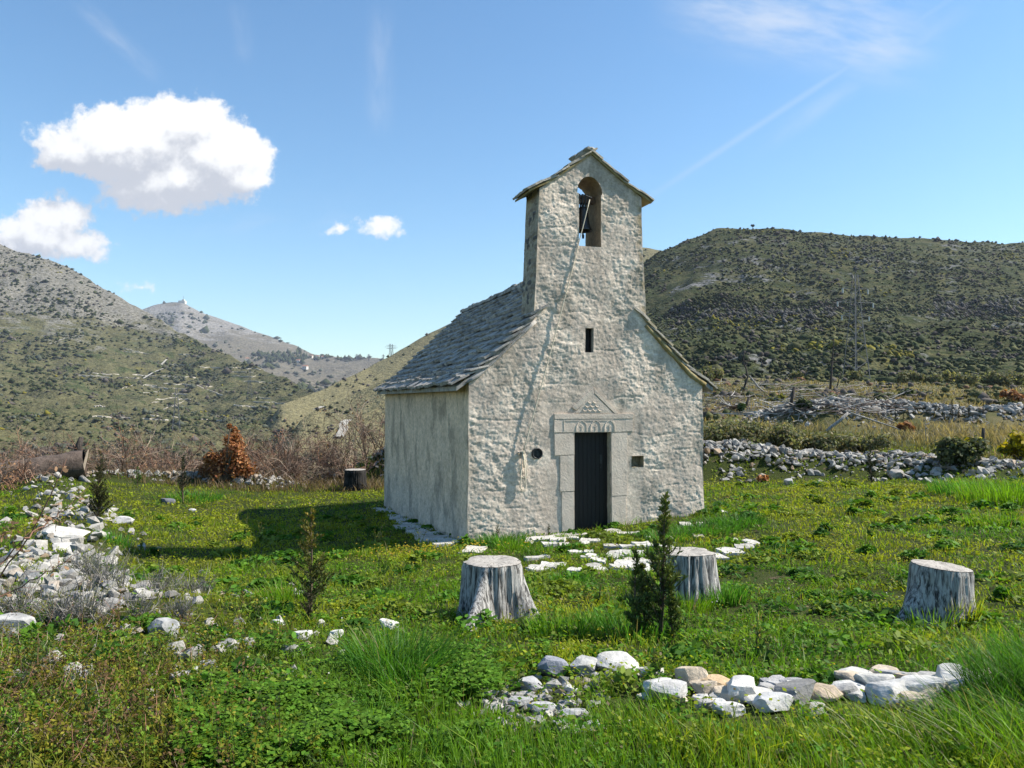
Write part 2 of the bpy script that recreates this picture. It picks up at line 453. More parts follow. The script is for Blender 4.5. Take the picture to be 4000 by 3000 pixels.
M['deadwood'] = mat_oldstump('bleached_deadwood', (0.40, 0.385, 0.36), (0.10, 0.09, 0.08))
M['darkwood'] = mat_oldstump('scorched_trunk', (0.085, 0.072, 0.062), (0.015, 0.013, 0.012))
M['log'] = mat_plain('brown_barked_log', (0.105, 0.078, 0.062), .9, .5, 5, .8, .03)
def mat_cut():
    m, t = mat_new('sawn_wood_face')
    p = coords(t)
    ln = t.vmath('LENGTH', t.vmath('MULTIPLY', p, (1, 1, 0)))
    wob = t.math('ADD', ln, t.math('MULTIPLY', t.noise(p, 5, 4), 0.05))
    ring = t.math('SINE', t.math('MULTIPLY', wob, 330))
    n = t.noise(p, 18, 6, 0.65)
    c = t.mix(t.maprange(n, 0.3, 0.7), (0.31, 0.285, 0.25), (0.46, 0.43, 0.385))
    c = t.mix(t.math('MULTIPLY', t.maprange(ring, 0.0, 1.0), 0.38), c, (0.22, 0.195, 0.165))
    sx = t.n('ShaderNodeSeparateXYZ'); t.link(p, sx.inputs[0])
    ang = t.math('ARCTAN2', sx.outputs[1], sx.outputs[0]); cv = t.n('ShaderNodeCombineXYZ'); t.link(t.math('MULTIPLY', ang, 3.2), cv.inputs[0]); t.link(t.math('MULTIPLY', ln, 2.2), cv.inputs[1])
    ck = t.math('ABSOLUTE', t.math('SUBTRACT', t.noise(cv.outputs[0], 1.5, 3, 0.5, 0.6), 0.5))
    c = t.mix(t.math('MULTIPLY', t.maprange(ck, 0.028, 0.0), t.maprange(ln, 0.01, 0.10)), c, (0.06, 0.055, 0.05))
    finish(t, principled(t, c, 0.9, n, 0.5, 0.01, 0.15)); return m
M['cut'] = mat_cut()
def mat_ground():
    m, t = mat_new('meadow_soil')
    p = geo_pos(t)
    n1 = t.noise(p, 0.45, 3, 0.62); n2 = t.noise(p, 5, 4, 0.65); n3 = t.noise(p, 40, 3, 0.7)
    soil = t.mix(n2, (0.055, 0.042, 0.026), (0.115, 0.088, 0.055))
    moss = t.mix(n3, (0.020, 0.034, 0.008), (0.060, 0.072, 0.016))
    c = t.mix(t.maprange(n2, 0.56, 0.72), moss, soil)
    far = t.maprange(t.vmath('LENGTH', t.vmath('MULTIPLY', p, (1, 1, 0))), 30, 60)
    dry = t.mix(n2, (0.12, 0.10, 0.05), (0.20, 0.17, 0.09))
    rub = t.mix(t.maprange(n1, 0.38, 0.6), dry, t.mix(n3, (0.06, 0.07, 0.03), (0.12, 0.115, 0.05)))
    c = t.mix(far, c, rub)
    finish(t, principled(t, c, 0.97, t.noise(p, 25, 3, 0.7), 0.8, 0.05, 0.1)); return m
M['ground'] = mat_ground()
def mat_hill(name, rock, grass, green, rock_lo, green_lo, scale=1.0, zrock=None, yellow=0.0):
    m, t = mat_new(name)
    p = geo_pos(t)
    mp = t.n('ShaderNodeMapping'); t.link(p, mp.inputs[0]); mp.inputs['Scale'].default_value = (scale, scale, scale * 2.5)
    q = mp.outputs[0]
    n1 = t.noise(q, 0.010, 3, 0.62, 0.6); n2 = t.noise(q, 0.045, 5, 0.68, 0.4); n3 = t.noise(q, 0.22, 4, 0.7)
    c = t.mix(t.maprange(n2, green_lo, green_lo + 0.14), grass, green)
    rk = t.math('ADD', t.math('MULTIPLY', n1, 0.5), t.math('MULTIPLY', n2, 0.5))
    if zrock:
        sp = t.n('ShaderNodeSeparateXYZ'); t.link(p, sp.inputs[0])
        rk = t.math('ADD', rk, t.maprange(sp.outputs[2], zrock[0], zrock[1], -0.10, 0.14))
    c = t.mix(t.math('MULTIPLY', t.maprange(rk, rock_lo, rock_lo + 0.10), t.maprange(n3, 0.30, 0.55)), c, rock)
    v = t.maprange(n3, 0.25, 0.75, 0.55, 1.35)
    cs = t.vmath('SCALE', c); t.link(v, cs.node.inputs['Scale'])
    if yellow:
        cs = t.mix(t.math('MULTIPLY', t.maprange(t.noise(q, 0.03, 5, 0.7), 0.62, 0.70), yellow), cs, (0.17, 0.15, 0.02))
    finish(t, principled(t, cs, 0.97, t.noise(q, 0.16, 3, 0.7), 1.0, 4.0 / scale, 0.05)); return m
M['hill_r'] = mat_hill('scrub_hillside', (0.165, 0.163, 0.165), (0.082, 0.080, 0.038), (0.040, 0.050, 0.020), 0.53, 0.40, 2.0, None, 0.5)
M['hill_l'] = mat_hill('limestone_mountainside', (0.180, 0.170, 0.148), (0.098, 0.094, 0.048), (0.050, 0.064, 0.026), 0.49, 0.50, 1.0, (40, 170), 0.35)
M['hill_f'] = mat_hill('far_limestone_mountain', (0.225, 0.212, 0.195), (0.14, 0.124, 0.092), (0.06, 0.07, 0.045), 0.54, 0.56, 0.45, (100, 350))
M['hill_s'] = mat_hill('grassy_spur', (0.24, 0.22, 0.18), (0.165, 0.15, 0.082), (0.085, 0.088, 0.042), 0.60, 0.56, 1.3)

# ------------------------------------------------------------------ projection: photograph pixel (4000x3000) -> place
cp, sp_ = math.cos(PITCH), math.sin(PITCH)
def ray(px, py):
    a, b = (px - 2000) / 3000.0, -(py - 1500) / 3000.0
    return np.array([a, cp - b * sp_, sp_ + b * cp])
def at_depth(px, py, y):
    r = ray(px, py); k = y / r[1]; return np.array([0, 0, CAMZ]) + r * k
# ------------------------------------------------------------------ church frame
TH = R(18.5)
O = np.array([1.506, 14.493, 0.0])
CU = np.array([math.cos(TH), math.sin(TH), 0]); CV = np.array([-math.sin(TH), math.cos(TH), 0])
LEN = 9.3
def church_uv(x, y):
    dx, dy = x - O[0], y - O[1]
    return dx * CU[0] + dy * CU[1], dx * CV[0] + dy * CV[1]

# ------------------------------------------------------------------ ground height
_ctrl = np.array([
    (0, -8, 1.1), (-8, -6, 1.2), (8, -6, 1.3), (0, 0, .86), (0, 3.4, .78), (-2.5, 3.4, .80), (2.5, 3.2, .84), (0, 4.8, .68), (2.7, 4.6, .72), (4.5, 5, .78), (-3, 5, .66),
    (-.2, 7.3, .38), (1.8, 8, .34), (3.8, 6.8, .47), (6.5, 8, .6), (1.5, 14.2, 0.0), (-.8, 13.6, -.12), (3.8, 15.0, .16), (-3.9, 22.3, -.68), (1, 23.5, -.3), (4.2, 23, .1),
    (-5.2, 7.8, .40), (-3.6, 9.5, .12), (-6.3, 12.9, -.30), (-2.5, 11, -.02), (-7.6, 21.6, -.85), (-5.2, 25.9, -.64), (-8.5, 14, -.05), (-10, 17, -.20), (-14, 24.5, -.25), (-12, 9, .5),
    (10.4, 21.6, .28), (6.5, 22.5, .18), (14, 20, .5), (9, 12, .5), (16, 10, .9), (-9, 28, -.7), (-3, 29.5, -.6), (-12, 30, -.8),
    (-10, 36, -2.2), (-22, 30, -1.5), (-25, 40, -6), (-16, 50, -9), (-4, 45, -3), (-40, 80, -20), (-10, 90, -20),
    (7, 29, .45), (13, 29, .5), (20, 28, .7), (10, 40, .8), (18, 40, .7), (28, 40, .9), (12, 55, 1.9), (22, 52, 1.2), (36, 52, 1.4), (4, 60, 1.0),
    (14, 80, 3.6), (30, 80, 3.0), (52, 80, 2.6), (24, 105, 5.2), (45, 110, 5.0), (70, 110, 3.9), (5, 110, 1.5), (30, 140, 1.5), (60, 145, 1.0), (90, 140, 0.5), (30, 190, -14), (80, 200, -14),
    (-80, 60, -22), (-60, -40, 3), (60, -40, 4), (0, -60, 3), (60, 20, 3), (-60, 10, -6), (0, 250, -40), (-150, 200, -40), (150, 250, -25), (200, 0, 5)], float)
def _mq(d): return np.sqrt(d * d + 1.5 ** 2)
_D = np.hypot(_ctrl[:, None, 0] - _ctrl[None, :, 0], _ctrl[:, None, 1] - _ctrl[None, :, 1])
_n = len(_ctrl)
_A = np.zeros((_n + 1, _n + 1)); _A[:_n, :_n] = _mq(_D) - 0.0; _A[:_n, _n] = 1; _A[_n, :_n] = 1
_A[:_n, :_n] += -0.02 * np.eye(_n)
_W = np.linalg.solve(_A, np.concatenate([_ctrl[:, 2], [0]]))
def seg_dist(x, y, poly):
    best = np.full(np.shape(x), 1e9); tt = np.zeros(np.shape(x))
    n = len(poly) - 1
    for i in range(n):
        a, b = np.array(poly[i][:2]), np.array(poly[i + 1][:2]); ab = b - a
        t = np.clip(((x - a[0]) * ab[0] + (y - a[1]) * ab[1]) / (ab @ ab), 0, 1)
        d = np.hypot(x - a[0] - t * ab[0], y - a[1] - t * ab[1])
        nb = d < best; best = np.where(nb, d, best); tt = np.where(nb, i + t, tt)
    return best, tt
# rubble banks: polyline of (x, y), heights along it, half width
BANK_R = ([(4.6, 24.3), (6.2, 23.4), (8.4, 23.0), (10.8, 22.4), (12.4, 21.3), (14.5, 20.2)], [.85, .80, .72, .55, .34, .2], 1.7)
BANK_H = ([(-8.6, 32.5), (-6.6, 32.0), (-4.6, 31.2), (-2, 30)], [.1, .7, 1.35, 1.6], 1.9)
BANK_L = ([(-3.4, 7.2), (-5.0, 8.0), (-6.8, 11.5), (-8.2, 14.5), (-10.5, 18.5), (-14.5, 24)], [.10, .22, .2, .16, .18, .3], 1.1)
BANK_B = ([(-15, 26), (-12, 27.5), (-9.6, 28.0), (-7.6, 27.4)], [.35, .3, .3, .12], 1.0)
BANK_F = ([(14.5, 47), (18, 44.5), (22, 46), (27, 44), (34, 46), (46, 50)], [.3, 1.5, 1.3, .8, 1.1, 1.1], 2.4)
BANKS = [BANK_R, BANK_H, BANK_L, BANK_B, BANK_F]
def G(x, y):
    x = np.asarray(x, float); y = np.asarray(y, float); sh = x.shape
    xf, yf = x.ravel(), y.ravel(); out = np.empty(len(xf))
    for i in range(0, len(xf), 20000):
        d = np.hypot(xf[i:i + 20000, None] - _ctrl[None, :, 0], yf[i:i + 20000, None] - _ctrl[None, :, 1])
        out[i:i + 20000] = _mq(d) @ _W[:_n] + _W[_n]
    r = np.hypot(xf, yf)
    out = out + 0.035 * fbm(xf * .9, yf * .9, 1.5, 3) * sstep(0, 3, r)
    out = out + 0.5 * fbm(xf * .06, yf * .06, 7.5, 3) * sstep(34, 70, r)
    for poly, hs, w in BANKS:
        d, t = seg_dist(xf, yf, poly)
        h = np.interp(t, np.arange(len(hs)), hs)
        out = out + h * (1 - sstep(0.15, 1.0, d / w)) * (1 + .25 * fbm(xf * .8, yf * .8, 4.4, 2))
    far = sstep(260, 700, r); out = out * (1 - far) + (-70) * far
    return out.reshape(sh)
# tabulated ground for fast lookups (near and middle distance)
_gx, _gy = np.arange(-24, 24.01, .1), np.arange(-2, 42.01, .1)
_GN = G(*np.meshgrid(_gx, _gy)); _hx, _hy = np.arange(-90, 120.1, .8), np.arange(-2, 160.1, .8); _GF = G(*np.meshgrid(_hx, _hy))
_Graw = G
def _bil(T, x0, y0, st, x, y):
    fx, fy = (x - x0) / st, (y - y0) / st
    i, j = np.clip(fx.astype(int), 0, T.shape[1] - 2), np.clip(fy.astype(int), 0, T.shape[0] - 2); fx, fy = fx - i, fy - j
    return T[j, i] * (1 - fx) * (1 - fy) + T[j, i + 1] * fx * (1 - fy) + T[j + 1, i] * (1 - fx) * fy + T[j + 1, i + 1] * fx * fy
def Gq(x, y):
    x, y = np.broadcast_arrays(np.asarray(x, float), np.asarray(y, float))
    near = (np.abs(x) < 23.9) & (y > -1.9) & (y < 41.9)
    return np.where(near, _bil(_GN, _gx[0], _gy[0], .1, x, y), _bil(_GF, _hx[0], _hy[0], .8, x, y))
G = Gq
def g1(x, y): return float(Gq(np.array([x]), np.array([y]))[0])
_ys = np.concatenate([np.linspace(1.5, 40, 500), np.linspace(40.2, 150, 400)])
def Pg(px, py):
    """place on the ground seen at a pixel: first crossing of the sight line"""
    r = ray(px, py); k = _ys / r[1]
    X, Z = r[0] * k, CAMZ + r[2] * k
    d = Z - G(X, _ys)
    i = int(np.argmax(d < 0))
    if not d[i] < 0: i = len(_ys) - 1
    lo, hi = max(i - 1, 0), i
    t = d[lo] / (d[lo] - d[hi] + 1e-12) if hi > lo else 0
    y = _ys[lo] + (_ys[hi] - _ys[lo]) * min(max(t, 0), 1); k = y / r[1]
    return np.array([r[0] * k, y, g1(r[0] * k, y)])

# ------------------------------------------------------------------ ground
def build_ground():
    fr = np.linspace(-44, 44, 320); bk = np.linspace(44, 316, 46)[1:-1]
    ang = np.radians(np.concatenate([fr, bk]))
    rad = np.concatenate([[0.3, 0.8], np.geomspace(1.4, 200, 190), np.geomspace(215, 9000, 26)])
    A, Rr = np.meshgrid(ang, rad)
    X, Y = np.sin(A) * Rr, np.cos(A) * Rr
    Z = np.where((Rr < 100), Gq(X, Y), _Graw(X, Y)); Z = np.where(Y < -1, _Graw(X, Y), Z)
    V = np.stack([X, Y, Z], -1).reshape(-1, 3)
    na, nr = len(ang), len(rad)
    i = np.arange(nr - 1)[:, None] * na; j = np.arange(na)[None]; j2 = (j + 1) % na
    F = np.stack([i + j, i + na + j, i + na + j2, i + j2], -1).reshape(-1, 4)
    c0 = np.array([[na * nr]]);
    V = np.vstack([V, [0, 0, g1(0, 0)]])
    T = np.array([[q, (q + 1) % na, na * nr] for q in range(na)])
    o = link('ground', mesh_np('ground', V, [F, T[:, ::-1]], M['ground'], smooth=True))
    tag(o, 'green meadow ground sloping gently down to the chapel', 'ground', kind='structure')
build_ground()

# ------------------------------------------------------------------ hills
class Hill:
    def __init__(s, name, label, cols, mat, nc=200, ns=120, amp=(6, 2), freq=(1 / 120., 1 / 28.), back=0.35, seed=0.0):
        """cols: (px, [(depth, py), ...]) front foot to ridge"""
        px = np.array([c[0] for c in cols], float)
        st = np.array([c[1] for c in cols], float)
        P = np.linspace(px[0], px[-1], nc)
        k = st.shape[1]
        dep = np.stack([np.interp(P, px, st[:, i, 0]) for i in range(k)], 1)
        pyy = np.stack([np.interp(P, px, st[:, i, 1]) for i in range(k)], 1)
        z = CAMZ + dep * (1565 - pyy) / 3000.0
        # back slope
        dep = np.concatenate([dep, dep[:, -1:] * (1 + back * .5), dep[:, -1:] * (1 + back)], 1)
        zb = z[:, -1:]
        z = np.concatenate([z, zb - 0.12 * np.abs(dep[:, -2:-1] - dep[:, -3:-2]) * .6 - 2, zb - (dep[:, -1:] - dep[:, -3:-2]) * .35], 1)
        kk = k + 2
        T = np.concatenate([np.linspace(0, k - 1, ns), np.linspace(k - 1, kk - 1, 14)[1:]])
        D = np.empty((nc, len(T))); Zz = np.empty((nc, len(T)))
        for c in range(nc):
            D[c] = np.interp(T, np.arange(kk), dep[c]); Zz[c] = np.interp(T, np.arange(kk), z[c])
        for _ in range(2):   # soften the breaks
            Zs = Zz.copy(); Zs[:, 1:-1] = .25 * Zz[:, :-2] + .5 * Zz[:, 1:-1] + .25 * Zz[:, 2:]; keep = np.zeros(len(T), bool); keep[ns - 1] = True
            Zz = np.where(keep, Zz, Zs)
        X = (P[:, None] - 2000) / 3000.0 * D
        tn = np.clip(T / (k - 1), 0, 1)
        w = sstep(0, .15, tn) * (1 - .55 * sstep(.8, 1, tn))
        rid = 1 - np.abs(fbm(X * freq[0], D * freq[0], seed + Zz * freq[0] * .3, 4))
        Zz = Zz + w * amp[0] * (rid - .6) + w * amp[1] * fbm(X * freq[1], D * freq[1], seed + 5, 4)
        s.X, s.Y, s.Z, s.P, s.nc, s.nt, s.ns = X, D, Zz, P, nc, len(T), ns
        V = np.stack([X, D, Zz], -1).reshape(-1, 3)
        nt = len(T)
        i = np.arange(nc - 1)[:, None] * nt; j = np.arange(nt - 1)[None]
        F = np.stack([i + j, i + nt + j, i + nt + j + 1, i + j + 1], -1).reshape(-1, 4)
        s.o = link(name, mesh_np(name, V, F, mat, smooth=True))
        tag(s.o, label, 'hill', kind='structure')
        s.py = 1565 - 3000.0 * (Zz - CAMZ) / D
    def at(s, px, py):
        c = np.clip(np.interp(px, s.P, np.arange(s.nc)), 0, s.nc - 1.001); c0 = int(c); f = c - c0
        lerp = lambda a: a[c0, :s.ns] * (1 - f) + a[c0 + 1, :s.ns] * f
        pys = np.minimum.accumulate(lerp(s.py)); q = np.interp(-py, -pys, np.arange(s.ns))
        return np.array([np.interp(q, np.arange(s.ns), lerp(a)) for a in (s.X, s.Y, s.Z)])
    def sample(s, n, rng, dpow=0.0, trange=(0.0, 1.0)):
        c = rng.uniform(0, s.nc - 1.001, n); q = rng.uniform(trange[0] * (s.ns - 1), trange[1] * (s.ns - 1) - .001, n)
        c0, q0 = c.astype(int), q.astype(int); fc, fq = c - c0, q - q0
        def bl(a): return (a[c0, q0] * (1 - fc) * (1 - fq) + a[c0 + 1, q0] * fc * (1 - fq) + a[c0, q0 + 1] * (1 - fc) * fq + a[c0 + 1, q0 + 1] * fc * fq)
        return bl(s.X), bl(s.Y), bl(s.Z)

def cols_frac(skyl, depths, fr, basepy):
    """columns whose stations sit at given fractions between foot and skyline"""
    out = []
    for row in skyl:
        px, py, rd = row
        bd = depths if not callable(depths) else depths(px)
        bp = basepy if not callable(basepy) else basepy(px)
        out.append((px, [(bd + (rd - bd) * a, bp + (py - bp) * b) for a, b in fr]))
    return out
sky_l = [(-900, 780, 1250), (-400, 860, 1300), (0, 958, 1300), (150, 1005, 1290), (300, 1065, 1280), (400, 1130, 1260), (560, 1215, 1220), (700, 1300, 1150), (820, 1362, 1080), (950, 1420, 1000), (1100, 1475, 900), (1220, 1530, 800), (1330, 1600, 650), (1480, 1690, 480)]
hill_l = Hill('left_mountain', 'tall pale limestone mountain with terraced lower slopes on the left', cols_frac(sky_l, 190, [(0, 0), (.12, .16), (.32, .34), (.58, .52), (.8, .74), (1, 1)], 1920), M['hill_l'], 230, 150, (16, 5), (1 / 130., 1 / 30.))
sky_f = [(250, 1320, 3000), (400, 1275, 3200), (553, 1208, 3400), (640, 1185, 3500), (708, 1179, 3500), (806, 1229, 3450), (911, 1268, 3400), (1051, 1313, 3300), (1156, 1352, 3200), (1226, 1383, 3100), (1331, 1399, 3000), (1471, 1404, 2900), (1700, 1415, 2800), (2100, 1440, 2800)]
hill_f = Hill('far_mountain', 'distant grey mountain with a small fort on its peak', cols_frac(sky_f, 1300, [(0, 0), (.35, .4), (.65, .65), (1, 1)], 1600), M['hill_f'], 160, 80, (30, 8), (1 / 500., 1 / 120.), seed=9)
sky_s = [(960, 1790, 560), (1100, 1585, 620), (1180, 1547, 660), (1262, 1523, 700), (1395, 1460, 780), (1450, 1431, 820), (1608, 1343, 880), (1811, 1238, 930), (1937, 1159, 950), (2042, 1102, 960), (2200, 1030, 980), (2350, 975, 1000), (2519, 963, 1000), (2613, 974, 1000), (2750, 1010, 1000), (2950, 1100, 1000)]
hill_s = Hill('middle_spur', 'long grassy spur sloping down behind the chapel roof', cols_frac(sky_s, 430, [(0, 0), (.3, .3), (.65, .62), (1, 1)], 1850), M['hill_s'], 160, 90, (7, 2.5), (1 / 140., 1 / 35.), seed=3)
sky_2 = [(1060, 1800, 360), (1180, 1640, 400), (1230, 1605, 420), (1275, 1580, 440), (1366, 1545, 460), (1507, 1482, 480), (1700, 1400, 490), (2000, 1330, 490), (2300, 1350, 480)]
hill_2 = Hill('lower_spur', 'low grassy spur with dark bushes beside the track left of the chapel', cols_frac(sky_2, 260, [(0, 0), (.5, .45), (1, 1)], 1900), M['hill_s'], 90, 50, (3.5, 1.2), (1 / 70., 1 / 18.), seed=13)
sky_3 = [(1080, 1960, 150), (1250, 1740, 190), (1300, 1690, 210), (1366, 1643, 230), (1507, 1569, 250), (1700, 1470, 260), (2000, 1400, 260), (2300, 1430, 260)]
hill_3 = Hill('near_spur', 'nearest grassy slope rising right behind the stone heap', cols_frac(sky_3, 110, [(0, 0), (.5, .45), (1, 1)], 2050), M['hill_s'], 90, 50, (2, .6), (1 / 50., 1 / 12.), seed=23)
sky_r = [(2150, 1290, 560), (2400, 1090, 590), (2540, 1012, 600), (2613, 976, 610), (2700, 935, 620), (2800, 897, 630), (2900, 886, 630), (3060, 887, 630), (3250, 905, 640), (3500, 928, 650), (3700, 940, 660), (4000, 947, 670), (4500, 965, 680), (5400, 1050, 680)]
cr = []
for (px, py, rd) in sky_r:
    cl = 26 * float(sstep(2560, 2700, px) * (1 - sstep(3150, 3420, px))); f = (py - 1630)
    cr.append((px, [(150, 1630), (230, 1630 + f * .30), (330, 1630 + f * .48), (425, 1630 + f * .565 + cl * .2), (434, 1630 + f * .60 - cl * .9), (520, 1630 + f * .80), (rd, py)]))
hill_r = Hill('right_hill', 'broad dark hill covered in green scrub behind the chapel on the right', cr, M['hill_r'], 230, 150, (9, 3), (1 / 90., 1 / 22.), seed=31)

# icosahedron shared by the scrub
def ico():
    b = bmesh.new(); bmesh.ops.create_icosphere(b, subdivisions=1, radius=1)
    v = np.array([x.co[:] for x in b.verts]); f = np.array([[q.index for q in x.verts] for x in b.faces]); b.free(); return v, f
ICO_V, ICO_F = ico()
OCT_V = np.array([(1, 0, 0), (0, 1, 0), (-1, 0, 0), (0, -1, 0), (0, 0, 1), (0, 0, -.6)], float)
OCT_F = np.array([(0, 1, 4), (1, 2, 4), (2, 3, 4), (3, 0, 4), (1, 0, 5), (2, 1, 5), (3, 2, 5), (0, 3, 5)])
def blobs(name, X, Y, Z, S, colr, mat, label, cat, flat=0.8, jit=0.55, lod=270):
    mb = MB()
    for near in (True, False):
        m = (Y < lod) == near
        n = int(m.sum())
        if not n: continue
        SV, SF = (ICO_V, ICO_F) if near else (OCT_V, OCT_F)
        k = len(SV)
        rg = np.random.default_rng(len(label) * 7 + n)
        V = SV[None] * (1 + rg.uniform(-jit, jit, (n, k, 1)))
        a = rg.uniform(0, 6.28, n); ca, sa = np.cos(a)[:, None], np.sin(a)[:, None]
        vx = V[..., 0] * ca - V[..., 1] * sa; vy = V[..., 0] * sa + V[..., 1] * ca
        s = S[m][:, None]; sx = s * rg.uniform(.8, 1.3, (n, 1)); sz = s * flat * rg.uniform(.7, 1.3, (n, 1))
        P = np.stack([vx * sx + X[m][:, None], vy * sx + Y[m][:, None], V[..., 2] * sz + Z[m][:, None] + sz * .5], -1)
        c = colr[m][:, None, :] * rg.uniform(.75, 1.25, (n, k, 1))
        F = (SF[None] + (np.arange(n) * k)[:, None, None]).reshape(-1, 3)
        mb.add(P.reshape(-1, 3), F, c.reshape(-1, 3))
    o = link(name, mb.mesh(name, mat, True))
    return tag(o, label, cat, kind='stuff')
GREEN_D = np.array([.030, .040, .016]); GREEN_M = np.array([.048, .058, .022]); OLIVE = np.array([.075, .078, .030])
GREYBR = np.array([.088, .076, .066]); BROOM = np.array([.17, .15, .018]); GREYGR = np.array([.070, .080, .058])
def pick(n, opts, w, rg, var=.2):
    o = np.array(opts)[rg.choice(len(opts), n, p=np.array(w) / sum(w))]
    return o * rg.uniform(1 - var, 1 + var, (n, 1))
def scrub_on(hill, name, label, n, size, opts, w, thr, nfreq, rg, trange=(0, 1), big=1.0, ylw=None):
    X, Y, Z = hill.sample(n, rg, trange=trange)
    m = fbm(X * nfreq, Y * nfreq, 3.3, 4) + rg.normal(0, .25, n) > thr
    X, Y, Z = X[m], Y[m], Z[m]; n = len(X)
    S = rg.lognormal(0, .34, n) * size * (0.45 + 0.55 * np.clip(Y / 500, .2, 2.0))
    cw_ = np.cumsum(np.array(w, float) / sum(w)); fld = fbm(X * nfreq * 1.6 + 11, Y * nfreq * 1.6, 6.1, 3) * .55 + rg.normal(0, .16, n)
    rk = np.argsort(np.argsort(fld)) / max(n, 1); c = np.array(opts)[np.searchsorted(cw_, rk).clip(0, len(opts) - 1)] * rg.uniform(.75, 1.25, (n, 1))
    pn = fbm(X * .012 + 5, Y * .012, 1.7, 3)
    c = c * (1 + .3 * np.clip(pn, -1, 1))[:, None]
    if ylw is not None:
        q = (fbm(X * .014 + 31, Y * .020, 8.1, 3) > ylw) & (rg.random(n) < .55)
        c[q] = BROOM * rg.uniform(.6, 1.2, (q.sum(), 1))
    return blobs(name, X, Y, Z, S, c, M['scrub'], label, 'scrub')
r2 = np.random.default_rng(21)
scrub_on(hill_r, 'hill_scrub', 'dense dark green scrub covering the right hill', 46000, .84, [GREYBR * .8, GREEN_D, GREEN_M, OLIVE], [1.8, 4, 4, 2.4], -.30, .014, r2, (0, 1.0), ylw=.55)
scrub_on(hill_l, 'hill_scrub', 'dark bushes dotted over the left mountain', 26000, 1.2, [GREEN_D, GREEN_M, GREYGR, GREYBR], [4, 4, 2.5, 1.5], .05, .010, r2, (0, 1), ylw=.62)
scrub_on(hill_s, 'hill_scrub', 'small scattered bushes on the grassy spur', 2600, 1.2, [GREEN_D, OLIVE, GREYBR], [3, 3, 2], .25, .012, r2)
scrub_on(hill_2, 'hill_scrub', 'dark bushes along the cutting on the lower spur', 2200, 1.0, [GREEN_D, GREEN_M, GREYBR], [4, 3, 2], .15, .03, r2)
scrub_on(hill_3, 'hill_scrub', 'low tufts on the nearest grassy slope', 900, .5, [OLIVE, GREYBR, GREEN_M], [3, 3, 2], .15, .05, r2)
scrub_on(hill_f, 'hill_scrub', 'faint dark scrub patches on the distant mountain', 3500, 5.0, [GREYGR * .8, GREEN_M], [3, 2], .30, .003, r2)

# rocky band across the right hill
_c = [hill_r.at(a, b) for a, b in zip(r2.uniform(2620, 3260, 300), 1228 + 30 * r2.normal(0, .6, 300))] + [hill_r.at(a, b) for a, b in zip(r2.uniform(3650, 4000, 260), 1205 + 26 * r2.normal(0, .8, 260))] + [hill_r.at(a, b) for a, b in zip(r2.uniform(2700, 3500, 260), 1010 + 40 * r2.normal(0, .8, 260))]
_c = np.array(_c); blobs('cliff_rocks', _c[:, 0], _c[:, 1], _c[:, 2], r2.uniform(.5, 1.5, len(_c)), pick(len(_c), [np.array([.085, .084, .08]), np.array([.04, .041, .042])], [1, 1.6], r2), M['scrub'], 'grey blue rock outcrops banding the right hill', 'rocks', 1.0, .4)
ORD = ['first', 'second', 'third', 'fourth', 'fifth', 'sixth', 'seventh', 'eighth', 'ninth', 'tenth', 'eleventh', 'twelfth', 'thirteenth', 'fourteenth', 'fifteenth', 'sixteenth', 'seventeenth', 'eighteenth']
def rank(vals):
    o = np.argsort(np.argsort(vals)); return [ORD[i] for i in o]

# ================================================================== the chapel
CH = empty('chapel', tuple(O), TH)
tag(CH, 'small whitewashed stone chapel with bell gable and stone slab roof', 'chapel')
EAVE, RIDGE, HW, SL = 2.80, 5.05, 2.40, 0.954     # wall eave, ridge, half width, pitch
TW0, TW1, TZ0, TZ1, TAP, TDEP = 1.15, 1.05, 4.0, 6.36, 7.10, 0.72
def half_w(z):
    z = np.asarray(z, float)
    return np.where(z < EAVE, HW + .02 * (1 - z / EAVE), np.where(z < 4.01, HW - (z - EAVE) / SL * .985,
           np.where(z < TZ1, TW0 + (TW1 - TW0) * (z - 4.01) / (TZ1 - 4.01), TW1 * (TAP - z) / (TAP - TZ1))))
def wobble(u, v, z):
    return np.stack([.014 * fbm(u * 1.3, v * 1.3, z * 1.3 + 2, 2), .014 * fbm(u * 1.3 + 9, v * 1.3, z * 1.3, 2), np.zeros_like(u)], -1)
BELL = (-.255, .205, 5.34, 6.34)
ARC = (-.03, 6.34, .262, .33)
HOLES = [(-.36, .405, -2.0, 1.825), (-.137, .037, 3.33, 3.79), (.83, 1.09, 1.14, 1.357)]
OCU = (-1.10, 1.45, .098)
def in_arch(u, z): return (z > ARC[1] - 1e-6) & (((u - ARC[0]) / ARC[2]) ** 2 + ((z - ARC[1]) / ARC[3]) ** 2 < 1)
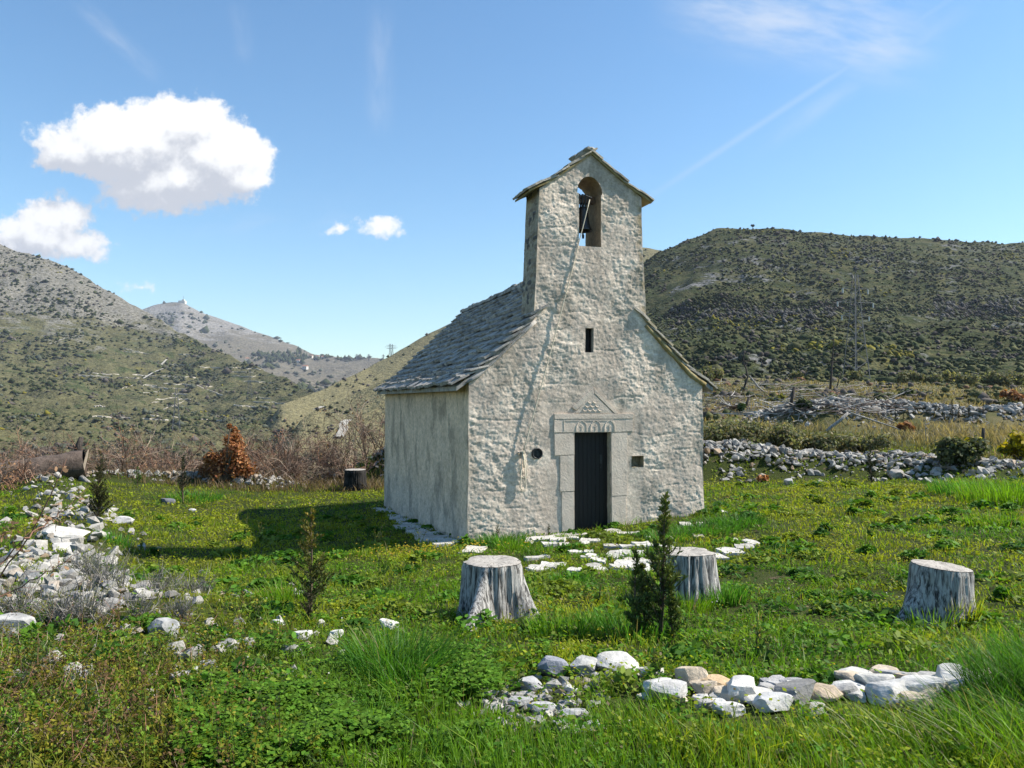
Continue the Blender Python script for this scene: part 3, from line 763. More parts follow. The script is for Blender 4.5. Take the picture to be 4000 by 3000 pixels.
def gable_grid(z0, z1, step, holes, ocu, u0=None):
    """grid of the front wall in (u, z) with its openings, outer verts drawn to the outline"""
    us = np.arange(-HW - .04, HW + .04 + step, step); zs = np.arange(z0, z1 + step, step); zs[-1] = z1
    def snap(a, v): a[np.argmin(np.abs(a - v))] = v
    for (a, b, c, d) in holes + [BELL]:
        snap(us, a); snap(us, b); snap(zs, c); snap(zs, d)
    snap(zs, EAVE); snap(zs, TZ1); snap(zs, 4.01)
    Ug, Zg = np.meshgrid(us, zs); W = half_w(Zg)
    out = np.abs(Ug) > W
    Uc = np.clip(Ug, -W, W)
    q = lambda a: np.stack([a[:-1, :-1], a[:-1, 1:], a[1:, 1:], a[1:, :-1]], -1)
    dead = np.all(q(out & (Ug > 0)), -1) | np.all(q(out & (Ug < 0)), -1)
    cu, cz = q(Ug).mean(-1), q(Zg).mean(-1)
    for (a, b, c, d) in holes + [BELL]:
        dead |= (cu > a) & (cu < b) & (cz > c) & (cz < d)
    dead |= in_arch(cu, cz)
    inn = in_arch(Ug, Zg) & (Zg > ARC[1] + 1e-4)
    du, dz = (Uc - ARC[0]) / ARC[2], (Zg - ARC[1]) / ARC[3]; rr = np.hypot(du, dz) + 1e-9
    Uc = np.where(inn, ARC[0] + du / rr * ARC[2], Uc); Z2 = np.where(inn, ARC[1] + dz / rr * ARC[3], Zg)
    if ocu:
        r = np.hypot(Ug - ocu[0], Zg - ocu[1]); dead |= np.hypot(cu - ocu[0], cz - ocu[1]) < ocu[2]
        i2 = r < ocu[2]
        Uc = np.where(i2, ocu[0] + (Ug - ocu[0]) / (r + 1e-9) * ocu[2], Uc); Z2 = np.where(i2, ocu[1] + (Zg - ocu[1]) / (r + 1e-9) * ocu[2], Z2)
    n = len(us); idx = np.arange(Ug.size).reshape(Ug.shape)
    F = q(idx)[~dead]
    used, inv = np.unique(F, return_inverse=True)
    return Uc.ravel()[used], Z2.ravel()[used], inv.reshape(F.shape)
def rough_field(u, z):
    """outward relief of the facade (metres) and its plaster mask"""
    m = sstep(-.12, .30, fbm(u * .85 + 3.1, z * .95, 2.2, 3) + .10)
    m = np.maximum(m, .9 * sstep(1.0, .4, z) * sstep(-.3, .1, fbm(u * 1.6, z * 1.6, 9, 2)))
    smooth_patch = sstep(.2, .6, fbm(u * .7 - 4, z * .8 + 6, 5.5, 2)) * sstep(.9, 2.4, np.abs(z - 3.0) * .6 + np.abs(u - .9))
    m = m * (1 - .8 * smooth_patch)
    wu, wz = u + .07 * fbm(u * 3, z * 3, 1, 3), z + .05 * fbm(u * 3 + 7, z * 3, 3, 3)
    f1, f2, idv = voronoi2(wu * 5.2, wz * 8.5, 3)
    st = sstep(.02, .35, f2 - f1) * (.2 + .9 * idv)
    hi = fbm(u * 19, z * 26, .7, 3, gain=.62)
    hi2 = fbm(u * 30 + 5, z * 38, 1.7, 2)
    q = fbm(u * 5.0, z * 8.5, 8.7, 4, gain=.62) * 2.6            # broken plaster coats: ledges
    led = np.floor(q) + sstep(.84, 1.0, q - np.floor(q))
    q2 = fbm(u * 11 + 3, z * 16, 2.7, 3, gain=.6) * 2.0; led2 = np.floor(q2) + sstep(.78, 1.0, q2 - np.floor(q2))
    hi3 = fbm(u * 48, z * 60 + 5, 6.7, 2)
    d = m * (.0018 * st + .0032 * hi + .0034 * hi2 + .0019 * hi3 + .0034 * led + .0030 * led2) + (1 - m) * (.004 * hi + .0022 * led2 + .003 * fbm(u * 5, z * 5, 2, 3))
    jl = np.abs(((z * 3.1 + .35 * fbm(u * 1.2, z * .6, 3.3, 2)) % 1) - .5); d = d - .007 * sstep(.09, .0, jl) * sstep(-.1, .35, fbm(u * 2.2, z * 2.2, 7.1, 2))   # faint coursing
    d = d + .012 * fbm(u * 1.1, z * 1.1, 4, 2)
    return d, m, idv
PL_GREY, PL_CREAM, PL_DARK = np.array([.58, .485, .395]), np.array([.75, .64, .52]), np.array([.26, .235, .195])
def build_front():
    u, z, F = gable_grid(-.6, TAP, .0155, HOLES, OCU)
    d, m, idv = rough_field(u, z)
    edge = sstep(0, .05, half_w(z) - np.abs(u))
    for (a, b, c, e) in HOLES + [BELL]:
        dx = np.maximum(np.maximum(a - u, u - b), 0); dz = np.maximum(np.maximum(c - z, z - e), 0)
        edge = np.minimum(edge, .25 + .75 * sstep(0, .05, np.hypot(dx, dz)))
    bx = lambda hw, zt: np.hypot(np.maximum(np.abs(u - .03) - hw, 0), np.maximum(z - zt, 0))
    fr = 1 - sstep(0, .30, np.minimum(bx(.84, 2.2), np.minimum(bx(.42, 2.3), bx(.12, 2.62))))   # around the dressed door surround
    d = (d * (1 - .8 * fr) - .010 * fr) * edge
    V = np.stack([u, -d, z], -1) + wobble(u, 0 * u, z)
    # colour: grey plaster, cream stone where it broke away, ochre growth under the verges
    c = PL_GREY + (PL_CREAM - PL_GREY) * (m * (.35 + .65 * idv))[:, None]
    hi = sstep(.004, .026, d) * .45
    c = c + (PL_CREAM - c) * hi[:, None]
    verge = sstep(.22, .0, half_w(z) - np.abs(u)) * (z > EAVE + .05) * (u > 0) + .5 * sstep(.10, 0, half_w(z) - np.abs(u)) * (z > EAVE)
    verge = np.clip(verge, 0, 1) * sstep(-.5, .3, fbm(u * 5, z * 5, 3, 3))
    c = c + (np.array([.30, .235, .12]) - c) * (.75 * verge)[:, None]
    st = sstep(.05, .5, fbm(u * 1.4 + 3, z * .8, 12, 4)) * .42
    c = c + (np.array([.27, .235, .18]) - c) * st[:, None]
    link('front_wall', mesh_np('front_wall', V, F, M['plaster'], c, True), CH)
    # plain back of the bell gable, same outline, above the roof
    u, z, F = gable_grid(3.2, TAP, .05, [], None)
    k = np.abs(u) <= TW0 + .002
    keep = np.all(k[F], 1); F = F[keep][:, ::-1]; us, inv = np.unique(F, return_inverse=True)
    u, z = u[us], z[us]; F = inv.reshape(F.shape)
    V = np.stack([u, TDEP + .012 * fbm(u * 8, z * 8, 2, 3), z], -1)
    bk = mesh_np('bell_gable_back', V, F, M['plaster'], np.broadcast_to(PL_GREY, (len(V), 3)), True)
    link('bell_gable_back', bk, CH)
build_front()
def panel(name, f, na, nb, col, parent=CH, flip=False, mat=None):
    """sheet from f(a, b) -> (n,3), a,b in 0..1"""
    A, B = np.meshgrid(np.linspace(0, 1, na), np.linspace(0, 1, nb))
    V = f(A.ravel(), B.ravel()); i = np.arange(nb - 1)[:, None] * na; j = np.arange(na - 1)[None]
    F = np.stack([i + j, i + j + 1, i + na + j + 1, i + na + j], -1).reshape(-1, 4)
    if flip: F = F[:, ::-1]
    c = col(V) if callable(col) else np.broadcast_to(col, (len(V), 3))
    return link(name, mesh_np(name, V, F, mat or M['plaster'], c, True), parent)
def side_left(a, b):
    v = a * LEN; z = -1.5 + b * (EAVE + 1.5 + .03)
    e = sstep(0, .05, v) * sstep(0, .05, LEN - v)
    d = (.016 * fbm(v * 4, z * 2.6, 3, 4) + .014 * fbm(v * 13, z * 6, 3, 3) + .007 * fbm(v * 26, z * 13, 5, 2) + .02 * fbm(v * .8, z * .8, 6, 2)) * (.35 + .65 * e)
    u = -half_w(z) - d
    return np.stack([u, v, z], -1) + wobble(-half_w(z), v * 0, z) * sstep(.4, 0, v)[:, None]
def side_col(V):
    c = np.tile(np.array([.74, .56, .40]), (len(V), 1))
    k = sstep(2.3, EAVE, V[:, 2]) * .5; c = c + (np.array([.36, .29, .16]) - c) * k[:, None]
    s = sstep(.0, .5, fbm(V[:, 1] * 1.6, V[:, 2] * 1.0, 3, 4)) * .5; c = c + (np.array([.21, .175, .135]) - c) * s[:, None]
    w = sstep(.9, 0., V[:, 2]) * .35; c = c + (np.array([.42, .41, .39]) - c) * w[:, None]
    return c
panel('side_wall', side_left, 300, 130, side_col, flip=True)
panel('side_wall', lambda a, b: np.stack([np.full_like(a, HW), a * LEN, -1.5 + b * (EAVE + 1.53)], -1) + 0, 60, 20, (.38, .36, .32))
def rear(a, b):
    z = -1.5 + b * (RIDGE + 1.5); w = np.where(z < EAVE, HW, np.clip(HW - (z - EAVE) / SL, 0, HW)); return np.stack([(a * 2 - 1) * w, np.full_like(a, LEN), z], -1)
panel('rear_wall', rear, 30, 40, (.38, .36, .32), flip=True)
# sides of the bell gable: bare rubble on the left
def tower_side(sgn):
    def f(a, b):
        v = a * TDEP; z = 3.55 + b * (TZ1 + .05 - 3.55); w = np.where(z < 4.01, TW0, half_w(np.minimum(z, TZ1)))
        f1, f2, idv = voronoi2(v * 7.5 + .5 * fbm(v * 5, z * 5, 2, 2) + 3, z * 10.2 + .5 * fbm(v * 5 + 4, z * 5, 2, 2), 11)
        e = sstep(0, .05, v) * sstep(0, .04, TDEP - v)
        d = (.022 * sstep(.03, .3, f2 - f1) * (.3 + idv) + .012 * fbm(v * 12, z * 14, 2, 3)) * (.15 + .85 * e)
        return np.stack([sgn * (w + d * e), v, z], -1) + wobble(sgn * w, v * 0, z)
    return f
def tower_col(V):
    f1, f2, idv = voronoi2(V[:, 1] * 7.5 + .5 * fbm(V[:, 1] * 5, V[:, 2] * 5, 2, 2) + 3, V[:, 2] * 10.2 + .5 * fbm(V[:, 1] * 5 + 4, V[:, 2] * 5, 2, 2), 11)
    c = np.array([.40, .35, .27]) + (np.array([.24, .19, .15]) - np.array([.40, .35, .27])) * idv[:, None]
    c[(idv > .86)] = (.13, .12, .12)
    j = sstep(.10, .0, f2 - f1)[:, None]; return c + (np.array([.46, .41, .32]) - c) * j
panel('bell_gable_side', tower_side(-1), 34, 120, tower_col, flip=True)
panel('bell_gable_side', tower_side(1), 16, 50, tower_col)
# reveals of the openings
def reveal(name, loop, dep, col, n=10, closed=True, mat=None, rough=.008):
    """strip from an outline (u, z) on the face back to depth"""
    pts = np.array(loop, float)
    if closed: pts = np.vstack([pts, pts[:1]])
    seg = np.linalg.norm(np.diff(pts, axis=0), axis=1); s = np.concatenate([[0], np.cumsum(seg)])
    m = max(len(pts) * 3, int(s[-1] / .03)); ss = np.unique(np.concatenate([np.linspace(0, s[-1], m), s]))
    U, Z = np.interp(ss, s, pts[:, 0]), np.interp(ss, s, pts[:, 1])
    A, B = np.meshgrid(np.arange(len(U)), np.linspace(0, 1, n)); a = A.ravel(); b = B.ravel()
    v = b * dep
    ctr = pts.mean(0); du, dz = U[a] - ctr[0], Z[a] - ctr[1]; r = np.hypot(du, dz)
    w = rough * fbm(U[a] * 9, Z[a] * 9, v * 9, 3) * sstep(0, .15, b)
    V = np.stack([U[a] + du / r * w, v, Z[a] + dz / r * w], -1) + wobble(U[a], 0 * v, Z[a])
    L = len(U); i = np.arange(n - 1)[:, None] * L; j = np.arange(L - 1)[None]
    F = np.stack([i + j, i + j + 1, i + L + j + 1, i + L + j], -1).reshape(-1, 4)
    return link(name, mesh_np(name, V, F, mat or M['plaster'], np.broadcast_to(col, (len(V), 3)), True), CH)
an = np.linspace(math.pi, 0, 25)
arch_loop = [(BELL[0], BELL[2]), (BELL[0], BELL[3]), (ARC[0] - ARC[2], ARC[1])] + [(ARC[0] + ARC[2] * math.cos(x), ARC[1] + ARC[3] * math.sin(x)) for x in an[1:-1]] + [(ARC[0] + ARC[2], ARC[1]), (BELL[1], BELL[3]), (BELL[1], BELL[2])]
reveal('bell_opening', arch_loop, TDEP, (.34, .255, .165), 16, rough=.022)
def rect(a, b, c, d): return [(a, c), (a, d), (b, d), (b, c)]
reveal('door_reveal', [(-.36, -.9), (-.36, 1.825), (.405, 1.825), (.405, -.9)], .30, (.42, .385, .31), closed=False)
reveal('window_reveal', rect(*HOLES[1]), .22, (.42, .40, .35))
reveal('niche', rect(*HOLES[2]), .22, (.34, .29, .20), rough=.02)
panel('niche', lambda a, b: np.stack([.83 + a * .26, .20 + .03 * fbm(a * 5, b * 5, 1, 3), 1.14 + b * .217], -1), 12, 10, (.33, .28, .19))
# slit window: dark shutter in a frame
mb = MB(); mb.box((-.05, .15, 3.56), (.174, .02, .46)); w_ = mb.build('window_shutter', M['door'], CH)
mb = MB()
for x in (-.125, .025): mb.box((x, .125, 3.56), (.022, .035, .46))
for zz in (3.341, 3.779): mb.box((-.05, .125, zz), (.128, .034, .022))
mb.build('window_frame', M['door'], w_)
# round iron vent
mb = MB(); an = np.linspace(0, 2 * math.pi, 25)[:-1]
ring = np.array([(OCU[0] + .094 * math.cos(x), -.008, OCU[1] + .094 * math.sin(x)) for x in np.append(an, 0)])
mb.tube(ring, .013, 6, cap=False); vent = mb.build('round_vent', M['iron'], CH, True)
mb = MB(); d_ = np.array([(OCU[0] + .095 * math.cos(x), .03, OCU[1] + .095 * math.sin(x)) for x in an]); mb.add(np.vstack([d_, d_ + [0, .02, 0]]), [np.array([list(range(24))]), np.array([[i, (i + 1) % 24, 24 + (i + 1) % 24, 24 + i] for i in range(24)])])
mb.build('vent_plate', M['iron'], vent)
mb = MB(); mb.box((OCU[0] + .012, .02, OCU[1] - .01), (.05, .02, .09)); mb.build('vent_bar', M['iron'], vent)
# door: nine planks, lock plate, keyhole
DOOR = empty('door', (0, 0, 0)); DOOR.parent = CH
pw = .765 / 9
for i in range(9):
    mb = MB(); x = -.36 + pw * (i + .5); off = rng.uniform(-.002, .002)
    mb.box((x, .20 + off, .66), (pw - .006, .04, 2.32)); mb.build('plank', M['door'], DOOR)
mb = MB(); mb.box((.02, .235, .66), (.76, .02, 2.32)); mb.build('door_back', M['iron'], DOOR)
mb = MB(); mb.box((.265, .176, 1.30), (.055, .008, .17)); mb.build('lock_plate', M['iron'], DOOR)
mb = MB(); mb.tube([(.262, .182, 1.14), (.262, .168, 1.14)], .012, 10); mb.build('keyhole', M['iron'], DOOR)
# dressed surround: jamb stones, lintel with carved arcade, pediment
def slab(name, a, b, c, d, proud, parent=CH, mat=None, jit=.008, back=.06, poly=None):
    """flat stone set in the wall face, front edge eased"""
    bm = bmesh.new(); pts = poly or [(a, c), (b, c), (b, d), (a, d)]
    pts = [(x + rng.uniform(-jit, jit), z + rng.uniform(-jit, jit)) for x, z in pts]
    vs = [bm.verts.new((x, -proud, z)) for x, z in pts]; f = bm.faces.new(vs)
    ex = bmesh.ops.extrude_face_region(bm, geom=[f]); bmesh.ops.translate(bm, verts=[v for v in ex['geom'] if isinstance(v, bmesh.types.BMVert)], vec=(0, back + proud, 0))
    bmesh.ops.recalc_face_normals(bm, faces=bm.faces)
    fe = [e for e in bm.edges if all(v.co.y < -proud + 1e-5 for v in e.verts)]
    bmesh.ops.bevel(bm, geom=fe, offset=.006, segments=2, affect='EDGES')
    co = np.array([v.co[:] for v in bm.verts]); wb = wobble(co[:, 0], 0 * co[:, 0], co[:, 2])
    for v, q in zip(bm.verts, wb): v.co.y += float(q[1])
    me = bpy.data.meshes.new(name); bm.to_mesh(me); bm.free(); me.materials.append(mat or M['dressed']); 
    return link(name, me, parent)
slab('door_jamb', -.62, -.36, -.6, .72, .007); slab('door_jamb', -.65, -.362, .726, 1.40, .009); slab('door_jamb', -.76, -.363, 1.405, 1.815, .007)
slab('door_jamb', .407, .72, -.6, .60, .006); slab('door_jamb', .408, .74, .606, 1.815, .008)
lin = slab('lintel', -.77, .86, 1.826, 2.075, .009)
slab('lintel_cornice', -.76, .87, 2.08, 2.175, .017, lin); 
slab('lintel_end', .63, .865, 1.83, 2.07, .013, lin); slab('lintel_end', -.765, -.64, 1.83, 2.07, .013, lin)
for cx in (-.215, .075, .365):
    mb = MB(); an = np.linspace(0, math.pi, 13)
    mb.tube([(cx + .105, -.007, 1.845)] + [(cx + .105 * math.cos(x), -.007, 1.915 + .12 * math.sin(x)) for x in an] + [(cx - .105, -.007, 1.845)], .013, 5)
    mb.box((cx, -.007, 1.92), (.014, .016, .11)); mb.box((cx, -.0075, 1.935), (.065, .016, .014))
    mb.build('carved_arch', M['dressed'], lin)
mb = MB(); mb.box((-.07, -.008, 2.045), (1.02, .018, .012)); mb.box((-.57, -.0082, 1.95), (.012, .018, .18)); mb.build('carved_fillet', M['dressed'], lin)
ped = slab('pediment', 0, 0, 0, 0, .008, poly=[(-.36, 2.18), (.44, 2.18), (.035, 2.56)], mat=M['dressed'])
slab('pediment_rake', 0, 0, 0, 0, .014, ped, poly=[(-.40, 2.30), (-.32, 2.24), (.04, 2.55), (.035, 2.67)])
slab('pediment_rake', 0, 0, 0, 0, .013, ped, poly=[(.046, 2.55), (.46, 2.185), (.56, 2.185), (.042, 2.67)])
for r_ in range(3):
    for c_ in range(4 - r_):
        mb = MB(); cx = -.14 + .105 * c_ + .052 * r_; an = np.linspace(.3, math.pi - .3, 7)
        mb.tube([(cx + .05 * math.cos(x), -.009, 2.27 + .075 * r_ - .05 * math.sin(x)) for x in an], .008, 4); mb.build('carved_scale', M['dressed'], ped)
# wooden cleat for the rope
mb = MB(); mb.box((-1.40, -.035, 1.475), (.15, .05, .022)); mb.tube([(-1.39, .02, 1.465), (-1.39, -.07, 1.465)], .024, 8); mb.build('rope_cleat', M['deadwood'], CH)
# ------------------------------------------------------------------ roof
ROOF = empty('roof', (0, 0, 0)); ROOF.parent = CH
OV = .27
def roof_pt(sgn, s, v, h=0.0):
    """s: metres up the slope from the eave edge; bell-cast foot"""
    Ls = (HW + OV) * math.hypot(1, SL)
    k = s / Ls; u = (HW + OV) * (1 - k)
    z = RIDGE - u * SL
    z = z + .16 * (1 - sstep(0, .85, s))           # flatter foot
    return np.array([sgn * u, v, float(z) + h])
LS = (HW + OV) * math.hypot(1, SL)
mb = MB()
for sgn in (-1, 1):
    ss = np.sort(np.append(np.linspace(0.05, LS, 14), [LS * (1 - (TW0 + .025) / (HW + OV)), LS * (1 - (TW0 + .015) / (HW + OV))])); pts = []
    for hh in (-.02, -.10):
        for s_ in ss: pts += [roof_pt(sgn, s_, -.012 if (HW + OV) * (1 - s_ / LS) > TW0 + .02 else TDEP - .05, hh), roof_pt(sgn, s_, LEN + .08, hh)]
    pts = np.array(pts); n = len(ss); f = []
    for i in range(n - 1):
        a = 2 * i; b = 2 * n + 2 * i
        f += [(a, a + 1, a + 3, a + 2), (b, b + 2, b + 3, b + 1), (a, a + 2, b + 2, b), (a + 1, b + 1, b + 3, a + 3)]
    f += [(0, 2 * n, 2 * n + 1, 1)]
    mb.add(pts, np.array(f))
deck = mb.build('roof_bed', M['tile'], ROOF)
def slab_mesh(name, w, l, t, rg, mat):
    """irregular split slab, about 28 triangles"""
    n = 7; bm = bmesh.new(); base = [(-.5, 0), (-.52, .55), (-.46, 1), (.1, 1.04), (.48, .98), (.5, .5), (.47, -.02), (.05, -.05)]
    pts = [((x + rg.uniform(-.05, .05)) * w, (y + rg.uniform(-.05, .05)) * l) for x, y in base]
    top = [bm.verts.new((x * .97, y * .985, t * rg.uniform(.75, 1.1))) for x, y in pts]; bot = [bm.verts.new((x, y, -t * rg.uniform(0, .3))) for x, y in pts]
    bm.faces.new(top); bm.faces.new(bot[::-1])
    for i in range(len(pts)): j = (i + 1) % len(pts); bm.faces.new((bot[i], bot[j], top[j], top[i]))
    me = bpy.data.meshes.new(name); bmesh.ops.recalc_face_normals(bm, faces=bm.faces); bm.to_mesh(me); bm.free(); me.materials.append(mat); return me
rt = np.random.default_rng(4)
TILES = [slab_mesh('roof_slab', 1, 1, 1, rt, M['tile']) for _ in range(14)]
TILES_W = [slab_mesh('roof_slab', 1, 1, 1, rt, M['capstone']) for _ in range(6)]
cand = []
course = .232; ncs = int(LS / course) + 1
for sgn in (-1, 1):
    for c in range(ncs):
        s0 = -.04 + c * course
        v = -.030 - rt.uniform(0, .025)
        while v < LEN + .05:
            w = rt.uniform(.20, .44); vc = v + w / 2
            v += w * .985
            if s0 > 2.05 and vc < TDEP + .02 and (HW + OV) * (1 - s0 / LS) < TW0 + .04: continue
            if vc > LEN + .12: continue
            cand.append((sgn, s0 + rt.uniform(-.035, .035), vc, w))
def place_tile(sgn, s0, vc, w):
    l = rt.uniform(.34, .42); t = rt.uniform(.040, .062) if vc > .3 else rt.uniform(.028, .04)
    p0 = roof_pt(sgn, s0, vc); p1 = roof_pt(sgn, s0 + .12, vc); d = p1 - p0; d /= np.linalg.norm(d)
    ey = d; ex = np.array([0, -sgn * 1.0, 0]) ; ex = np.array([0, 1.0, 0]) if sgn > 0 else np.array([0, -1.0, 0])
    ez = np.cross(ex, ey)
    tilt = rt.uniform(.20, .31) if sgn < 0 else rt.uniform(.08, .13)            # laid on the course below: lower edge lifted
    ey = ey * math.cos(tilt) - ez * math.sin(tilt); ez = np.cross(ex, ey)
    tw = rt.uniform(-.05, .05); ex, ey = ex * math.cos(tw) + ey * math.sin(tw), ey * math.cos(tw) - ex * math.sin(tw)
    org = p0 + ez * (.01 + l * math.sin(tilt) * .72 + rt.uniform(-.008, .010))
    m4 = np.eye(4); m4[:3, 0] = ex * w; m4[:3, 1] = ey * l; m4[:3, 2] = ez * t; m4[:3, 3] = org
    return m4
key = lambda c: (0 if c[0] < 0 else (0.6 if c[2] < .25 else 50)) + c[2]
cand.sort(key=key)
rest = MB()
for i, c in enumerate(cand):
    m4 = place_tile(*c); me = TILES[int(rt.integers(len(TILES)))]
    if c[0] > 0 and c[2] < .3: me = TILES_W[i % 6]
    if i < 296:
        o = link('roof_slab', me, ROOF); o.matrix_local = Matrix(m4.tolist())
    else:
        V = np.array([v.co[:] for v in me.vertices]); V = V @ m4[:3, :3].T + m4[:3, 3]
        fs = {}
        for p in me.polygons: fs.setdefault(len(p.vertices), []).append(list(p.vertices))
        rest.add(V, [np.array(x) for x in fs.values()])
tag(rest.build('far_roof_slabs', M['tile'], ROOF), kind='stuff')
for i in range(24):     # ridge stones
    v = TDEP + .1 + i * .37
    if v > LEN: break
    m4 = np.eye(4); m4[:3, 0] = [.34, 0, 0]; m4[:3, 1] = [0, .42, rt.uniform(-.02, .02)]; m4[:3, 2] = [0, 0, .07]; m4[:3, 3] = [rt.uniform(-.02, .02), v - .2, RIDGE + .035]
    o = link('ridge_stone', TILES[i % 14], ROOF); o.matrix_local = Matrix(m4.tolist())
# verge mortar along the front edges
for sgn in (-1, 1):
    mb = MB(); pts = [roof_pt(sgn, s_, -.005, -.085) for s_ in np.linspace(.30, 2.12, 12)]
    mb.tube(pts, [(.045 if sgn > 0 else .03) + .012 * rt.uniform(-1, 1) for _ in pts], 7); mb.build('verge_mortar', M['mortar'] if sgn > 0 else M['tile'], ROOF, True)
# eave mortar under the left side
mb = MB(); mb.tube([(-HW - .03, v, EAVE - .02) for v in np.linspace(.02, LEN, 30)], .06, 6); mb.build('eave_mortar', M['mortar'], ROOF, True)
# ------------------------------------------------------------------ cap of the bell gable
CAPS = [slab_mesh('cap_slab', 1, 1, 1, rt, M['capstone']) for _ in range(6)]
CAP = empty('bell_gable_roof', (0, 0, 0)); CAP.parent = CH
tsl = (TAP - TZ1) / TW1; CAPW = TW1 + .215
for sgn in (-1, 1):
    def cp_(k, y, h): 
        u = CAPW * (1 - k); z = TAP - u * tsl + .03 + .07 * (1 - float(sstep(0, .35, k))) + h; return (sgn * u, y, z)
    mb = MB(); ks = np.linspace(0, 1, 12); pts = []
    for h in (.0, -.04):
        for k in ks: pts += [cp_(k, -.035 + .006 * rt.uniform(-1, 1), h), cp_(k, TDEP + .06, h)]
    n = len(ks); f = []
    for i in range(n - 1):
        a = 2 * i; b = 2 * n + 2 * i; f += [(a, a + 1, a + 3, a + 2), (b, b + 2, b + 3, b + 1), (a, a + 2, b + 2, b), (a + 1, b + 1, b + 3, a + 3)]
    f += [(0, 2 * n, 2 * n + 1, 1)]
    mb.add(np.array(pts), np.array(f)); mb.build('cap_bed', M['mortar'], CAP)
    for c in range(5):
        k0 = -.02 + c * .215
        for j in range(3):
            yy = -.05 + j * .285 + (.0 if c % 2 else -.01)
            p0, p1 = np.array(cp_(k0, 0, 0)), np.array(cp_(min(k0 + .1, 1), 0, 0)); d = p1 - p0; d /= np.linalg.norm(d)
            ex = np.array([0, 1.0 if sgn > 0 else -1.0, 0]); ey = d; ez = np.cross(ex, ey)
            tl = rt.uniform(.03, .07); ey = ey * math.cos(tl) - ez * math.sin(tl); ez = np.cross(ex, ey)
            m4 = np.eye(4); m4[:3, 0] = ex * rt.uniform(.28, .31); m4[:3, 1] = ey * rt.uniform(.36, .42); m4[:3, 2] = ez * rt.uniform(.026, .04)
            m4[:3, 3] = np.array([p0[0], yy + .14, p0[2]]) + ez * .022
            o = link('cap_slab', CAPS[(c * 3 + j) % 6], CAP); o.matrix_local = Matrix(m4.tolist())
bm = bmesh.new(); bmesh.ops.create_icosphere(bm, subdivisions=3, radius=1)
for v in bm.verts:
    n_ = float(fbm(v.co.x * 2, v.co.y * 2, v.co.z * 2, 3)); v.co *= 1 + .12 * n_
    v.co = Vector((v.co.x * .13, v.co.y * .42 + TDEP / 2, v.co.z * .085))
me = bpy.data.meshes.new('cap_ridge_stone'); bm.to_mesh(me); bm.free(); me.materials.append(M['capstone']); [setattr(p, 'use_smooth', True) for p in me.polygons]
link('cap_ridge_stone', me, CAP, (0.02, 0, TAP + .10))
# ------------------------------------------------------------------ bell and rope (hang free: things of their own)
def cw(u, v, z): return O + CU * u + CV * v + np.array([0, 0, z])
BL = empty('church_bell', tuple(cw(-.045, .30, 5.70)), TH)
tag(BL, 'dark bronze bell hanging in the arched opening of the bell gable', 'bell')
prof = [(0, .46), (.05, .46), (.085, .44), (.10, .40), (.108, .30), (.118, .20), (.135, .12), (.160, .05), (.182, .0), (.178, -.012), (.160, .0), (.135, .06), (.1, .2), (0, .40)]
k = 32; an = np.arange(k) / k * 2 * math.pi
V = np.array([(r * math.cos(a), r * math.sin(a), z) for r, z in prof for a in an]); n = len(prof)
F = np.array([[i * k + j, i * k + (j + 1) % k, (i + 1) * k + (j + 1) % k, (i + 1) * k + j] for i in range(n - 1) for j in range(k)])
link('bell_body', mesh_np('bell_body', V, F, M['bronze'], smooth=True), BL)
mb = MB(); mb.tube([(0, 0, .3), (0, 0, -.06), (.005, 0, -.09), (.005, 0, -.15)], [.012, .014, .024, .020], 10); mb.build('clapper', M['iron'], BL, True)
mb = MB(); mb.tube([(0, 0, .45), (0, 0, .52)], .03, 8); mb.box((-.05, 0, .50), (.02, .03, .10)); mb.box((.05, 0, .50), (.02, .03, .10)); mb.build('crown_loop', M['bronze'], BL)
mb = MB(); mb.box((.0, 0, .60), (.46, .10, .13)); mb.build('headstock', M['oldwood'], BL)
for x in (-.085, -.03, .03, .085):
    mb = MB(); mb.box((x, 0, .60), (.018, .125, .19)); mb.build('iron_strap', M['iron'], BL)
mb = MB(); mb.tube([(-.05, -.06, .61), (-.10, -.22, .64), (.07, -.26, .58)], .012, 6); mb.build('bell_lever', M['iron'], BL)
pa, pb = cw(-.035, .0, 6.23), cw(-1.39, -.055, 1.49)
ts = np.linspace(0, 1, 26)
mb = MB(); mb.tube([pa + (pb - pa) * t + np.array([0, 0, -.05 * 4 * t * (1 - t)]) + (-CV) * (.015 * math.sin(t * math.pi) ** .7) for t in ts], .0105, 6)
ROPE = empty('bell_rope', tuple(pb)); tag(ROPE, 'pale hemp rope slanting down the facade from bell to wooden cleat', 'rope')
def rel(mbb): 
    mbb.v = [v - pb for v in mbb.v]; return mbb
rel(mb).build('taut_rope', M['rope'], ROPE, True)
for (du, w, zl, n_) in ((0, .052, .80, 'rope_loop'), (.012, .06, 1.02, 'rope_loop')):
    lp = [cw(-1.39 + du - w * .35, -.05, 1.46)] + [cw(-1.39 + du + w * math.cos(a) * -1, -.045, zl + .06 + .06 * -math.sin(a)) for a in np.linspace(0, math.pi, 9)] + [cw(-1.39 + du + w * .5, -.05, 1.46)]
    mb = MB(); mb.tube(lp, .0105, 6); rel(mb).build(n_, M['rope'], ROPE, True)
mb = MB(); mb.tube([cw(-1.40, -.06, 1.46), cw(-1.385, -.07, 1.36), cw(-1.375, -.06, 1.26), cw(-1.38, -.055, 1.20)], [.02, .016, .014, .012], 6); rel(mb).build('rope_end', M['rope'], ROPE, True)
mb = MB(); mb.tube([cw(-1.43, -.06, 1.485), cw(-1.39, -.085, 1.50), cw(-1.35, -.06, 1.485), cw(-1.39, -.085, 1.46), cw(-1.43, -.06, 1.50)], .011, 6); rel(mb).build('rope_hitch', M['rope'], ROPE, True)

